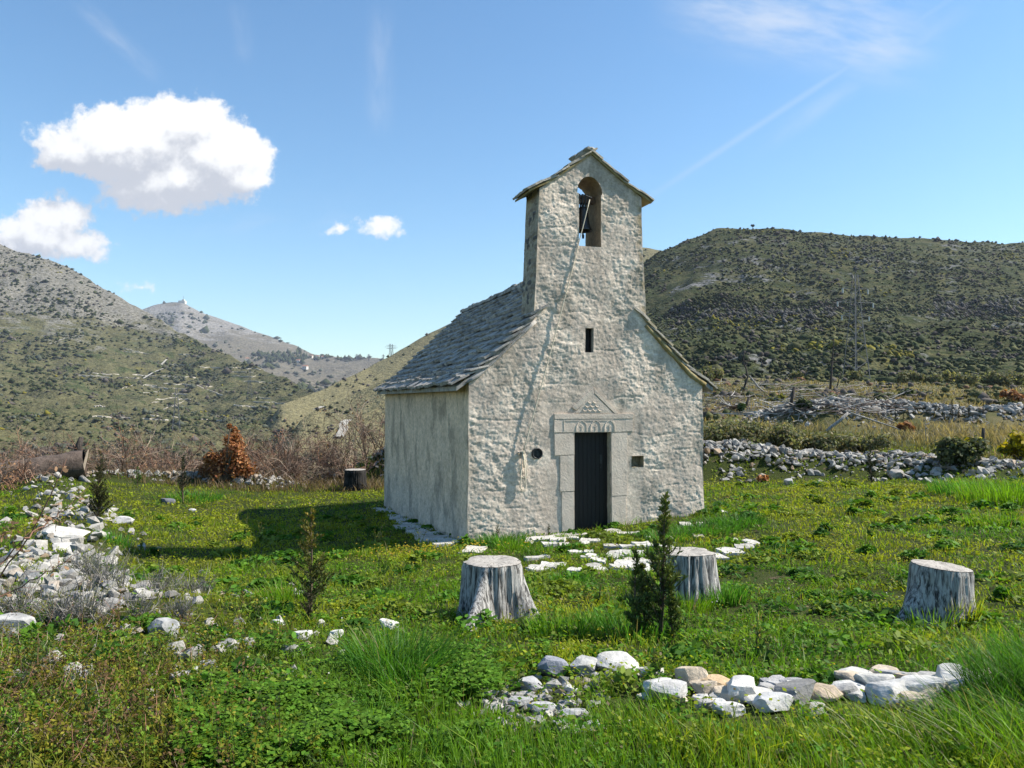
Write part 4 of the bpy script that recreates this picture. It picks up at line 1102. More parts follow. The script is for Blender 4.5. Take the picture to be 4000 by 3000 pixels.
# ================================================================== stones
rs = np.random.default_rng(77)
def hull_rock(rg, n=13, flat=.62):
    p = rg.normal(size=(n, 3)); p /= np.linalg.norm(p, axis=1)[:, None]; p *= rg.uniform(.75, 1.05, (n, 1)); p *= [1, rg.uniform(.6, .9), flat * rg.uniform(.7, 1.2)]
    bm = bmesh.new()
    for q in p: bm.verts.new(q)
    r_ = bmesh.ops.convex_hull(bm, input=bm.verts)
    bmesh.ops.delete(bm, geom=list({v for v in bm.verts if not v.link_faces}), context='VERTS')
    me = bpy.data.meshes.new('stone'); bm.to_mesh(me); bm.free(); return me
def hero_rock(rg, flat=.6, sub=3, cuts=15):
    bm = bmesh.new(); bmesh.ops.create_icosphere(bm, subdivisions=sub, radius=1.25)
    sd = rg.uniform(0, 50); co = np.array([v.co[:] for v in bm.verts])
    for i in range(cuts):
        n = rg.normal(size=3); n[2] *= .8; n /= np.linalg.norm(n); d = rg.uniform(.66, 1.0)
        e = co @ n - d; co = co - np.where(e > 0, e, 0)[:, None] * n
    e = co[:, 2] - .62; co[:, 2] -= np.where(e > 0, e, 0) * .9           # split flat top
    nz = fbm(co[:, 0] * 1.4 + sd, co[:, 1] * 1.4, co[:, 2] * 2.4, 4); lay = fbm(co[:, 0] * .6, co[:, 1] * .6 + sd, co[:, 2] * 8, 2)
    co = co * (1 + .05 * nz + .035 * lay)[:, None] * np.array([1, rg.uniform(.6, .85), flat])
    for v, c in zip(bm.verts, co): v.co = c
    me = bpy.data.meshes.new('stone'); bm.to_mesh(me); bm.free(); me.materials.append(M['stone'])
    for p in me.polygons: p.use_smooth = False
    return me
ROCKS = []
for i in range(16):
    me = hull_rock(rs); me.materials.append(M['stone']); ROCKS.append(me)
ROCK_V = [(np.array([v.co[:] for v in m.vertices]), np.array([list(p.vertices) for p in m.polygons])) for m in ROCKS]
def rot_rand(rg, tilt=.5):
    return rotz(rg.uniform(0, 6.28)) @ rotx(rg.normal(0, tilt)) @ roty(rg.normal(0, tilt))
def lay_stones(parent, pts, sizes, nparts, mat_joined, rg, tilt=.4, name='stone', restname='small_stones', sink=.15):
    """largest-showing stones are parts of their own, the rest one joined part"""
    d = np.hypot(pts[:, 0], pts[:, 1]); show = sizes / d
    order = np.argsort(-show); mb = MB()
    base = np.array(parent.location)
    for k, i in enumerate(order):
        Rm = rot_rand(rg, tilt); s = sizes[i] * rg.uniform(.85, 1.15, 3); q = int(rg.integers(len(ROCKS)))
        p = pts[i] + np.array([0, 0, sizes[i] * (.5 - sink) * .7]) - base
        if k < nparts:
            m4 = np.eye(4); m4[:3, :3] = Rm * s[None, :]; m4[:3, 3] = p
            o = link(name, ROCKS[q], parent); o.matrix_local = Matrix(m4.tolist())
        else:
            V, F = ROCK_V[q]; mb.add((V * s) @ Rm.T + p, F)
    if mb.n: tag(mb.build(restname, mat_joined, parent), kind='stuff')
def bank_points(bank, n, rg, spread=1.0, t0=0, t1=None):
    poly, hs, w = bank; m = len(poly) - 1; t1 = m if t1 is None else t1
    t = rg.uniform(t0, t1, n); i = np.minimum(t.astype(int), m - 1); f = t - i
    P = np.array([p[:2] for p in poly], float); a, b = P[i], P[i + 1]; c = a + (b - a) * f[:, None]
    dr = b - a; dr /= np.linalg.norm(dr, axis=1)[:, None]; nn = np.stack([-dr[:, 1], dr[:, 0]], 1)
    off = rg.normal(0, .42, n) * w * spread
    x, y = c[:, 0] + nn[:, 0] * off, c[:, 1] + nn[:, 1] * off
    return np.stack([x, y, G(x, y)], 1)
def bank(name, label, bk, n, nparts, smin, smax, mat, spread=1.0, t0=0, t1=None, **kw):
    pts = bank_points(bk, n, rs, spread, t0, t1); e = empty(name, tuple(pts.mean(0)))
    tag(e, label, 'stone wall' if 'wall' in name else 'stone heap')
    s = smin + (smax - smin) * rs.random(n) ** 2.6
    lay_stones(e, pts, s, nparts, mat, rs, **kw); return e
bank('rubble_wall', 'long tumbled wall of pale rubble at the meadow edge right of the chapel', BANK_R, 2600, 290, .05, .19, M['stone_i'], 1.0)
bank('stone_heap', 'pale heap of rubble just left of the chapel rear corner', BANK_H, 1300, 150, .07, .22, M['stone_i'], .9)
bank('low_rubble_bank', 'low bank of broken pale stones at the left foreground', BANK_L, 640, 230, .03, .15, M['stone_i'], 1.15, 0, 2.0)
bank('sparse_rubble_bank', 'sparse line of pale stones beside the fallen log at far left', BANK_L, 340, 110, .04, .20, M['stone_i'], 1.1, 2.0)
bank('collapsed_stone_wall', 'line of scattered pale stones in front of the brown oak bush', BANK_B, 420, 140, .05, .20, M['stone_i'], 1.0)
bank('dry_stone_wall', 'grey dry stone wall crossing the slope on the far right', BANK_F, 3600, 200, .10, .30, M['stone_grey'], 1.0)
# big boulder on the rubble wall
def single(px, py, wpx, label, flat=.6, rot=None, colr=None, cat='stone', sink=.25, name='loose_stone', sub=3):
    p = Pg(px, py); s = wpx * p[1] / 3000.0 / 2 * 1.12
    me = hero_rock(rs, flat, sub)
    if colr is not None:
        mm = M.get('sc%s' % str(colr)) or mat_plain('stone_tint', colr, .92, .25, 12, .6, .015, .2); M['sc%s' % str(colr)] = mm
        me.materials.clear(); me.materials.append(mm)
    o = link(name, me, None, p + np.array([0, 0, s * flat * (1 - 2 * sink)]), rot if rot is not None else (rs.uniform(-.15, .15), rs.uniform(-.15, .15), rs.uniform(-.5, .5)), (s, s, s))
    if label: tag(o, label, cat)
    return o
single(3500, 1868, 75, 'big rounded grey boulder on the rubble wall behind the meadow', .7, name='boulder', cat='boulder', colr=(.33, .31, .28))
single(645, 2480, 120, 'large grey block in the weeds at lower left', .8, colr=(.33, .33, .32))
single(820, 2490, 110, 'flat grey slab beside the large block at lower left', .28, colr=(.34, .34, .325))
single(755, 2560, 95, 'orange brown stone in front of the flat slab at lower left', .5, colr=(.36, .21, .13))
single(720, 2665, 115, 'tilted thin grey slab casting a dark shadow at lower left', .35, (.1, -.5, .3), (.30, .30, .285))
single(945, 2675, 85, 'small grey stone alone in the clover', .5, colr=(.29, .29, .30))
single(530, 2800, 95, 'grey stone half hidden in weeds near the lower left corner', .55, colr=(.31, .31, .30))
single(330, 2925, 100, 'lowest grey stone at the bottom left edge', .5, colr=(.33, .33, .32))
single(1185, 2495, 75, 'whitish stone left of the tall grass tuft', .6, colr=(.50, .49, .46))
single(1310, 2490, 52, 'small white stone standing alone left of the tall grass tuft', .8, colr=(.55, .54, .51))
single(1525, 2455, 80, 'bright white block behind the tall grass tuft', .55, colr=(.58, .57, .53))
single(1085, 2440, 48, 'small white stone nearest the slim young cypress', .6, colr=(.50, .49, .46))
single(485, 2050, 80, 'pale flat topped stone like a seat in the left meadow', .45, (0, .05, .2), (.46, .45, .43), sink=.05)
single(655, 1965, 46, 'dark grey boulder in shade at the left meadow edge', .6, colr=(.15, .155, .17), name='boulder', cat='boulder')
single(755, 1995, 26, 'tiny pale stone right of the dark boulder', .4, colr=(.46, .45, .42))
single(250, 2100, 150, 'layered pale slabs beside the grey twig shrub at left', .35, (.1, .1, .4), (.50, .48, .44))
single(265, 2150, 120, 'lower pale slab of the layered outcrop at left', .3, (.05, .15, .2), (.48, .465, .43))
single(30, 2480, 170, 'big grey boulder at the left edge of the picture', .75, (.2, .1, .4), (.36, .355, .34), name='boulder', cat='boulder')
single(2755, 1885, 40, 'grey angular stone below the rubble wall', .8, colr=(.36, .36, .35)) if False else single(3080, 1893, 42, 'grey angular stone fallen in front of the rubble wall', .8, colr=(.36, .36, .35))
# stone edging in the foreground
ROW = empty('stone_edging', tuple(Pg(2900, 2720))); tag(ROW, 'curved row of big pale stones edging the grass in the foreground', 'stone edging')
row = [(2165, 2640, 100, .8, (.25, .26, .29)), (2285, 2630, 112, .62, (.36, .36, .345)), (2415, 2625, 160, .42, (.44, .43, .40)), (2545, 2645, 100, .45, (.46, .44, .40)), (2620, 2740, 160, .55, (.44, .43, .41)),
       (2690, 2690, 105, .95, (.47, .39, .29)), (2790, 2705, 115, .62, (.46, .34, .21)), (2893, 2735, 128, .75, (.52, .51, .48)), (2992, 2690, 48, .9, (.26, .26, .28)), (3015, 2775, 140, .55, (.46, .455, .44)),
       (3105, 2735, 155, .5, (.22, .215, .205)), (3215, 2730, 125, .5, (.42, .34, .25)), (3300, 2725, 115, .55, (.36, .35, .335)), (3180, 2790, 90, .5, (.36, .34, .31)), (3465, 2740, 180, .5, (.42, .415, .40)),
       (3615, 2730, 165, .55, (.46, .455, .44)), (3740, 2705, 190, .42, (.50, .49, .47)), (3860, 2700, 120, .4, (.46, .45, .42)), (2795, 2765, 95, .3, (.48, .475, .45)), (1945, 2690, 70, .45, (.52, .36, .24)), (1880, 2720, 90, .45, (.47, .45, .41)),
       (2230, 2705, 60, .5, (.46, .45, .43)), (2080, 2690, 85, .5, (.34, .34, .335)), (2030, 2760, 80, .5, (.32, .32, .315)), (2120, 2780, 95, .45, (.36, .36, .35)), (2240, 2800, 90, .4, (.34, .34, .335)), (2310, 2850, 80, .4, (.37, .365, .35)), (2190, 2840, 60, .5, (.36, .355, .34)), (1790, 2640, 60, .6, (.38, .37, .35))]
for _ in range(54):
    a_ = rs.uniform(2480, 3900); row.append((a_, 2712 + 26 * rs.normal() + (26 if a_ < 3000 else -6), rs.uniform(55, 135), rs.uniform(.35, .65), [(.44, .43, .40), (.38, .37, .35), (.50, .49, .46), (.34, .335, .33), (.46, .39, .30)][int(rs.integers(5))]))
ROWPOS = []
for (px, py, w, fl, c) in row:
    o = single(px, py, w, None, fl, (rs.uniform(-.2, .2), rs.uniform(-.2, .2), rs.uniform(-.4, .4)), c, name='stone', sink=.09)
    ROWPOS.append((o.location[0], o.location[1], o.scale[0] * .9))
    o.parent = ROW; o.matrix_parent_inverse = Matrix.Translation(-ROW.location)
n = 150; a = np.stack([rs.uniform(1800, 2400, n), rs.uniform(2640, 2860, n)], 1)
pts = np.array([Pg(*q) for q in a]); e_ = empty('gravel_patch', tuple(pts.mean(0))); tag(e_, 'patch of small broken stones left of the foreground stone row', 'rubble')
lay_stones(e_, pts, rs.uniform(.025, .07, n), 90, M['stone_i'], rs, sink=.5)
n = 620; a = np.column_stack([rs.uniform(-40, 1350, n), 2240 + 600 * rs.random(n)]); keep = rs.random(n) < np.exp(-np.maximum(np.abs(a[:, 1] - 2420 - .05 * a[:, 0]) - 60, 0) / 130) * np.clip(1.3 - a[:, 0] / 1300, .15, 1); a = a[keep]
pts = np.array([Pg(*q) for q in a]); e_ = empty('scattered_rubble', tuple(pts.mean(0))); tag(e_, 'small broken stones scattered through the weeds below the left bank', 'rubble')
lay_stones(e_, pts, .02 + .085 * rs.random(len(pts)) ** 1.6, 230, M['stone_i'], rs, sink=.1)
# ------------------------------------------------------------------ paving in front of the door and along the left wall
PAVE = empty('paving', tuple(cw(0, -.8, 0))); tag(PAVE, 'worn white paving slabs sunk in the grass before the door', 'paving', kind='structure')
PAVED = []
def paver(x, y, sx, sy, ang):
    me = TILES_P[int(rs.integers(len(TILES_P)))]
    z = g1(x, y); sl = [(g1(x + .2, y) - g1(x - .2, y)) / .4, (g1(x, y + .2) - g1(x, y - .2)) / .4]
    ex = np.array([math.cos(ang), math.sin(ang), 0]); ex[2] = ex[0] * sl[0] + ex[1] * sl[1]
    ey = np.array([-math.sin(ang), math.cos(ang), 0]); ey[2] = ey[0] * sl[0] + ey[1] * sl[1]
    m4 = np.eye(4); m4[:3, 0] = ex * sx; m4[:3, 1] = ey * sy; m4[:3, 2] = np.array([0, 0, .07])
    m4[:3, 3] = np.array([x, y, z - .038 + rs.uniform(0, .014)]) - ey * sy * .5 - np.array(PAVE.location)
    o = link('paving_slab', me, PAVE); o.matrix_local = Matrix(m4.tolist()); PAVED.append((x, y, max(sx, sy) * .5))
TILES_P = [slab_mesh('paving_slab', 1, 1, 1, rs, M['paving']) for _ in range(8)]
for (px, py, wpx, dp) in [(1850, 2152, 85, .45), (2045, 2114, 60, .3), (2120, 2108, 95, .32), (2180, 2112, 60, .25), (2215, 2096, 115, .32), (2150, 2131, 62, .22), (2205, 2132, 46, .2), (2285, 2116, 40, .35), (2285, 2127, 32, .2), (2395, 2080, 62, .30), (2440, 2090, 60, .2),
                          (2545, 2107, 26, .22), (2512, 2136, 56, .2), (2300, 2160, 36, .18), (2310, 2176, 40, .16), (2420, 2166, 95, .3), (2500, 2174, 60, .2), (2400, 2182, 40, .15), (2450, 2208, 100, .35), (2500, 2222, 90, .3), (2420, 2222, 60, .25), (2530, 2200, 50, .2),
                          (2680, 2052, 46, .3), (2740, 2050, 40, .25), (2730, 2098, 40, .2), (2815, 2003, 40, .25), (2790, 2176, 80, .34), (2850, 2160, 84, .34), (2905, 2142, 70, .34), (2740, 2184, 60, .3), (2935, 2126, 44, .34), (2870, 2115, 26, .15), (2350, 2200, 30, .15)]:
    p = Pg(px, py); paver(p[0], p[1], wpx * p[1] / 3000.0, dp * 1.2, rs.uniform(-.25, .25))
for _ in range(34):
    p = Pg(rs.uniform(2030, 2640), rs.uniform(2086, 2236)); paver(p[0], p[1], rs.uniform(.18, .42), rs.uniform(.14, .26), rs.uniform(-.4, .4))
for i in range(26):
    v = .1 + i * .17 + rs.uniform(-.05, .05); uu = -2.72 + rs.uniform(-.16, .14); q = cw(uu, v, 0); paver(q[0], q[1], rs.uniform(.28, .46), rs.uniform(.22, .34), TH + rs.uniform(-.3, .3))
for i in range(14):
    v = 4.6 + i * .32; q = cw(-2.62 + rs.uniform(-.1, .06), v, 0); paver(q[0], q[1], rs.uniform(.22, .34), rs.uniform(.24, .36), TH + rs.uniform(-.3, .3))
# ------------------------------------------------------------------ tree stumps
def stump(px, py, r_top, h, label, seed, flare=.35, roots=(), mat='stump', tilt=(0, 0), lobes=.10, facet=0.0):
    p = Pg(px, py); rg = np.random.default_rng(seed)
    S = empty('tree_stump', tuple(p), 0); tag(S, label, 'stump', 'cut tree stumps around the chapel')
    k, nh = 120, 36; an = np.arange(k) / k * 2 * math.pi
    hs = np.linspace(-.12, 1, nh)
    A, H = np.meshgrid(an, hs)
    lob = lobes * fbm(np.cos(A) * 1.2 + seed, np.sin(A) * 1.2, .5, 3)
    gro = .085 * (1 - np.abs(fbm(np.cos(A) * 5 + seed, np.sin(A) * 5, H * .35, 3)) * 2) + .03 * fbm(np.cos(A) * 14, np.sin(A) * 14, H * .7 + seed, 2)
    rad = r_top * (1 + lob + gro * (1 - .6 * sstep(.9, 1, H)) + flare * np.clip(1 - H, 0, 1.1) ** 2.2 * (1 + .5 * fbm(np.cos(A) * 1.6, np.sin(A) * 1.6, 2 + seed, 2)))
    for (ra, rl, rw) in roots:
        da = np.angle(np.exp(1j * (A - ra))); rad = rad + rl * r_top * np.exp(-(da / rw) ** 2) * np.clip(1.05 - H, 0, 1) ** 1.7
    X, Y = np.cos(A) * rad + tilt[0] * H * h, np.sin(A) * rad + tilt[1] * H * h
    topz = 1 + .05 * (np.cos(A) * facet)
    Z = H * h * np.where(H > .8, topz, 1)
    V = np.stack([X, Y, Z], -1).reshape(-1, 3)
    i = np.arange(nh - 1)[:, None] * k; j = np.arange(k)[None]; j2 = (j + 1) % k
    F = np.stack([i + j, i + j2, i + k + j2, i + k + j], -1).reshape(-1, 4)
    link('trunk', mesh_np('trunk', V, F, M[mat], smooth=True), S)
    # sawn face: rings of verts inwards
    rim = V[-k:]; c = rim.mean(0); Vt = [c[None]]
    for f in (.35, .7, .93, 1.0): Vt.append(c + (rim - c) * f + np.array([0, 0, .004 + (.006 if f < .99 else 0)]) + np.array([0, 0, 1]) * (.006 * fbm(rim[:, 0] * 9 * f, rim[:, 1] * 9 * f, 3, 3))[:, None] * (f < .99))
    Vt = np.vstack(Vt); T = np.array([[0, 1 + q, 1 + (q + 1) % k] for q in range(k)])
    Q = np.array([[1 + a * k + q, 1 + (a + 1) * k + q, 1 + (a + 1) * k + (q + 1) % k, 1 + a * k + (q + 1) % k] for a in range(3) for q in range(k)])
    link('sawn_top', mesh_np('sawn_top', Vt, [T, Q], M['cut'], smooth=True), S)
    STUMPS.append((p[0], p[1], r_top * 1.25))
    return S
STUMPS = []
stump(1925, 2400, .265, .50, 'silver grey stump with a long root reaching toward the camera', 3, .12, [(-1.85, 1.9, .20), (-.35, .6, .3), (3.7, .3, .25), (.6, .4, .3)], lobes=.16)
stump(2688, 2352, .25, .52, 'grey angular stump half hidden behind the bushy young cypress', 8, .18, [(-.6, .15, .4)], lobes=.22)
stump(3668, 2425, .235, .49, 'isolated grey stump leaning slightly at the far right', 14, .30, [(3.5, .75, .3), (-2.2, .2, .5)], tilt=(.06, 0), facet=-.9)
stump(1388, 1912, .345, .68, 'black shaded stump with pale top left of the chapel rear', 21, .12, mat='stump_dark', lobes=.03)

# ================================================================== meadow vegetation
rgv = np.random.default_rng(99)
def ribbons(mb, base, h, w, yaw, lean, ldir, col, seg=2, tipc=1.15):
    """curved tapering blades; base (n,3)"""
    n = len(base)
    if not n: return
    side = np.stack([np.cos(yaw), np.sin(yaw), np.zeros(n)], 1)
    ld = np.stack([np.cos(ldir), np.sin(ldir), np.zeros(n)], 1)
    V = []; C = []
    for i in range(seg):
        t = i / seg
        c = base + np.array([0, 0, 1.0]) * (h * (t - .18 * lean / (h + 1e-6) * t * t))[:, None] + ld * (lean * t ** 1.8)[:, None]
        hw = (w * .5 * (1 - .55 * t))[:, None]
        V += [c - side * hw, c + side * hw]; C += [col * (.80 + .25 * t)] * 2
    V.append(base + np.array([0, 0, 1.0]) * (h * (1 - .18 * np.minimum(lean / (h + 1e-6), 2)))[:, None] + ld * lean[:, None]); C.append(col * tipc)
    k = 2 * seg + 1
    V = np.stack(V, 1).reshape(-1, 3); C = np.stack(C, 1).reshape(-1, 3)
    o = (np.arange(n) * k)[:, None]
    Q = [np.stack([o[:, 0] + 2 * i, o[:, 0] + 2 * i + 1, o[:, 0] + 2 * i + 3, o[:, 0] + 2 * i + 2], 1) for i in range(seg - 1)]
    T = np.stack([o[:, 0] + 2 * seg - 2, o[:, 0] + 2 * seg - 1, o[:, 0] + 2 * seg], 1)
    mb.add(V, ([np.concatenate(Q)] if Q else []) + [T], C)
def leaflets(mb, c, size, nrm, col, k=6, fold=.0, elong=1.0):
    """small leaf polygons, centre c (n,3), facing nrm"""
    n = len(c)
    if not n: return
    nrm = nrm / np.linalg.norm(nrm, axis=1)[:, None]
    a = rgv.normal(size=(n, 3)); a -= nrm * (a * nrm).sum(1)[:, None]; a /= np.linalg.norm(a, axis=1)[:, None]; b = np.cross(nrm, a)
    an = np.arange(k) / k * 2 * math.pi
    V = c[:, None] + size[:, None, None] * (np.cos(an)[None, :, None] * a[:, None] * elong + np.sin(an)[None, :, None] * b[:, None])
    mb.add(V.reshape(-1, 3), np.arange(n * k).reshape(n, k), np.repeat(col, k, 0))
def polar(n, rmin, rmax, amax, p):
    """points whose density falls off as r**-p"""
    q = 2 - p; u = rgv.random(n); r = (rmin ** q + u * (rmax ** q - rmin ** q)) ** (1 / q); a = rgv.uniform(-amax, amax, n)
    return r * np.sin(a), r * np.cos(a)
def blocked(x, y, pave=.55):
    u, v = church_uv(x, y)
    m = (np.abs(u) < HW + .03) & (v > -.02) & (v < LEN + .1)
    for (sx, sy, sr) in STUMPS + ROWPOS: m |= np.hypot(x - sx, y - sy) < sr
    for (sx, sy, sr) in PAVED: m |= (np.hypot(x - sx, y - sy) < sr * .85) & (rgv.random(len(x)) < pave + .27)
    return m
def bank_near(x, y, scale=1.0):
    o = np.zeros(len(x))
    for poly, hs, w in BANKS[:4]:
        d, t = seg_dist(x, y, poly); o = np.maximum(o, 1 - sstep(.25, 1.05, d / (w * scale)))
    return o
W2 = lambda px, py: Pg(px, py)[:2]
BARE = [(*W2(2960, 2250), .55), (*W2(2920, 2370), .35), (*W2(3100, 2390), .4), (*W2(2850, 2300), .35), (*W2(3200, 2250), .3), (*W2(3450, 2330), .3)]
def bare(x, y):
    o = np.zeros(len(x))
    for (bx, by, br) in BARE: o = np.maximum(o, 1 - sstep(.5, 1.1, np.hypot((x - bx), (y - by)) / br + .35 * fbm(x * 4, y * 4, 3, 2)))
    return o
G_GREEN, G_YEL, G_OLIVE, G_DEEP, G_DRY = np.array([.125, .25, .014]), np.array([.29, .335, .020]), np.array([.20, .19, .035]), np.array([.045, .125, .014]), np.array([.23, .19, .10])
def leftness(x, y):   # weedy, drier corner at lower left
    return sstep(-.15, -.48, x / np.maximum(y, .1) + .10 * fbm(x * .7, y * .7, 6, 2)) * sstep(11, 6, y)
def turf_col(x, y, n):
    a = fbm(x * .55, y * .55, 2.5, 3); b = fbm(x * 1.6 + 9, y * 1.6, 5.5, 3)
    r = np.hypot(x, y)
    yl = np.clip(sstep(-.25, .5, a + .1 + .30 * sstep(8, 18, r) + rgv.normal(0, .22, n)), 0, 1)[:, None]
    c = G_GREEN * (1 - yl) + G_YEL * yl
    ol = (sstep(.05, .6, b + rgv.normal(0, .2, n)) * .55 * (.3 + .7 * sstep(4, 9, y)))[:, None]; c = c * (1 - ol) + G_OLIVE * ol
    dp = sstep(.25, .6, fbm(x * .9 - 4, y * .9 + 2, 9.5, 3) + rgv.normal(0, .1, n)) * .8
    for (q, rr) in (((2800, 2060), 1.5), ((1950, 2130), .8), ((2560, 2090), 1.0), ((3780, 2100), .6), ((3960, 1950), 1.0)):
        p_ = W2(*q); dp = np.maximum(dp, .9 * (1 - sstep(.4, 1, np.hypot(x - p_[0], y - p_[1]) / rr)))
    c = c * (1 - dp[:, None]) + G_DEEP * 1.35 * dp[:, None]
    lf = (leftness(x, y) * .65)[:, None]; c = c * (1 - lf) + np.array([.20, .185, .034]) * lf
    dr = (rgv.random(n) < .05)[:, None]; c = np.where(dr, G_DRY, c)
    return c * rgv.uniform(.7, 1.3, (n, 1))
def meadow():
    mb = MB()
    x, y = polar(280000, 2.2, 34, R(42), 1.30)
    n = len(x); r = np.hypot(x, y)
    keep = ~blocked(x, y) & (rgv.random(n) > .5 * bank_near(x, y)) & (rgv.random(n) > .92 * bare(x, y))
    cl = fbm(x * 2.3, y * 2.3, 7, 2); keep &= rgv.random(n) < .72 + .5 * cl
    u, v = church_uv(x, y)
    keep &= ~((y > 30) & (x > 0)) | (rgv.random(n) < .5)
    x, y, r = x[keep], y[keep], r[keep]; n = len(x); z = G(x, y)
    hz = (.03 + .065 * np.clip(fbm(x * 1.5, y * 1.5, 4, 4) + .45, 0, 1.4)) * (1 + .55 * sstep(6.5, 3.2, y))
    u, v = church_uv(x, y)
    wall = np.exp(-np.maximum(np.abs(v), 0) / .25) * (np.abs(u) < 2.6) * (v < 0); hz = hz * (1 + .8 * wall)
    for (rx, ry, rr) in ROWPOS: hz = hz * (1 - .55 * (np.hypot(x - rx, y - ry + .12) < rr + .14))
    h = hz * rgv.lognormal(0, .32, n); w = (.0042 + .00085 * r) * rgv.uniform(.7, 1.4, n)
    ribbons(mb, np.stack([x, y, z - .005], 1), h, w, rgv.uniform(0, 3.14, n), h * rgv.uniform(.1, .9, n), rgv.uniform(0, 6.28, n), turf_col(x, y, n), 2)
    o = mb.build('meadow_grass', M['grass']); tag(o, 'short yellow green grass covering the meadow', 'grass', kind='stuff')
    # small broad leaves woven into the turf
    mb = MB(); x, y = polar(120000, 2.2, 26, R(42), 1.35); n = len(x)
    keep = ~blocked(x, y) & (rgv.random(n) > .75 * bank_near(x, y)) & (rgv.random(n) > .85 * bare(x, y)) & (fbm(x * 1.4 + 2, y * 1.4, 11, 3) + rgv.normal(0, .2, n) > -.05)
    x, y = x[keep], y[keep]; n = len(x); r = np.hypot(x, y); z = G(x, y)
    c = np.stack([x, y, z + rgv.uniform(.01, .075, n) * (1 + .6 * sstep(6, 3, y))], 1)
    nr = rgv.normal(0, .5, (n, 3)); nr[:, 2] = 1
    leaflets(mb, c, (.0045 + .0009 * r) * rgv.uniform(.6, 1.4, n), nr, turf_col(x, y, n) * .9, 4, elong=1.5)
    x, y = polar(60000, 2.2, 9.5, R(42), 1.1); n = len(x); cl = fbm(x * 1.8 + 7, y * 1.8, 15, 3)
    keep = ~blocked(x, y) & (rgv.random(n) > .6 * bank_near(x, y)) & (rgv.random(n) > .9 * bare(x, y)) & (cl + rgv.normal(0, .12, n) > .08)
    x, y, cl = x[keep], y[keep], cl[keep]; n = len(x); c = np.stack([x, y, G(x, y) + rgv.random(n) ** .7 * (.03 + .13 * np.clip(cl, 0, .8))], 1)
    nr = rgv.normal(0, .55, (n, 3)); nr[:, 2] = 1; pal = np.array([(.07, .20, .016), (.12, .25, .02), (.05, .13, .014), (.18, .26, .03), (.15, .18, .05)])
    leaflets(mb, c, rgv.uniform(.006, .015, n), nr, pal[rgv.integers(0, 5, n)] * rgv.uniform(.65, 1.35, (n, 1)), 5, elong=1.7)
    for _ in range(330):          # rosettes and leafy clumps that break up the lawn
        rr_ = 4.5 + 17 * rgv.random() ** 1.3; a_ = rgv.uniform(-.62, .66); cx, cy = rr_ * math.sin(a_), rr_ * math.cos(a_)
        if blocked(np.array([cx]), np.array([cy]))[0] or bank_near(np.array([cx]), np.array([cy]))[0] > .3: continue
        k = int(rgv.integers(40, 120)); rd = rgv.uniform(.08, .30); q = rgv.normal(0, .5, (k, 2)) * rd; hh = rgv.uniform(.05, .14)
        X_, Y_ = cx + q[:, 0], cy + q[:, 1]; c = np.stack([X_, Y_, G(X_, Y_) + .02 + hh * rgv.random(k) * np.exp(-(q ** 2).sum(1) / rd ** 2)], 1)
        nr = rgv.normal(0, .6, (k, 3)); nr[:, 2] = 1; base = [(.045, .12, .014), (.075, .18, .018), (.10, .21, .02), (.16, .22, .03)][int(rgv.integers(4))]
        leaflets(mb, c, (.010 + .0011 * rr_) * rgv.uniform(.6, 1.4, k), nr, np.array(base) * rgv.uniform(.6, 1.4, (k, 1)), 5, elong=2.0)
    o = mb.build('meadow_herbs', M['leaf']); tag(o, 'low broad leaved herbs growing through the meadow grass', 'herbs', kind='stuff')
meadow()
def clover():
    mb = MB(); q = []
    n = 26000; px, py = rgv.uniform(700, 2150, n), rgv.uniform(2480, 3080, n)
    # flat approximation of the slope is enough here
    ry = (py - 1565) / 3000.0; y = (CAMZ - .74) / ry; x = (px - 2000) / 3000.0 * y
    m = fbm(x * 1.1, y * 1.1, 21, 3) + .5 * (1 - sstep(.2, .8, np.hypot((px - 1350) / 750, (py - 2880) / 330))) + rgv.normal(0, .16, n) > .22
    x, y = x[m], y[m]; n = len(x); z = G(x, y)
    hh = .05 + .09 * np.clip(fbm(x * 1.6, y * 1.6, 3, 2) + .6, 0, 1.2)
    c0 = np.stack([x, y, z + hh * rgv.uniform(.35, 1.0, n)], 1)
    col = np.array([.075, .175, .017]) * rgv.uniform(.6, 1.5, (n, 1)) + np.array([.03, .02, 0]) * rgv.random((n, 1))
    for k in range(3):
        a = rgv.uniform(0, 6.28, n) if k == 0 else a + 2.09
        cc = c0 + np.stack([np.cos(a), np.sin(a), rgv.uniform(-.1, .2, n)], 1) * .0105
        nr = rgv.normal(0, .35, (n, 3)); nr[:, 2] = 1
        leaflets(mb, cc, rgv.uniform(.009, .014, n), nr, col, 5)
    ribbons(mb, np.stack([x, y, z], 1), c0[:, 2] - z, np.full(n, .003), rgv.uniform(0, 3, n), np.full(n, .01), rgv.uniform(0, 6, n), col * .7, 2)
    o = mb.build('clover', M['leaf']); tag(o, 'lush bright green clover patch at bottom centre left', 'clover', kind='stuff')
clover()
def tuft(mb, cx, cy, rad, n, h, lean, col, w=.005, seg=3, ldir=None, spread=.5):
    a = rgv.uniform(0, 6.28, n); d = rad * np.sqrt(rgv.random(n)); x, y = cx + np.cos(a) * d, cy + np.sin(a) * d
    hh = h * rgv.uniform(.45, 1.1, n); ld = a + rgv.normal(0, .5, n) if ldir is None else ldir + rgv.normal(0, spread, n)
    c = np.array(col) * rgv.uniform(.65, 1.4, (n, 1)); dr = rgv.random(n) < .03; c[dr] = G_DRY * 1.2
    ribbons(mb, np.stack([x, y, G(x, y) - .01], 1), hh, np.full(n, w) * rgv.uniform(.7, 1.4, n), rgv.uniform(0, 3.14, n), hh * lean * rgv.uniform(.3, 1.3, n), ld, c, seg, 1.25)
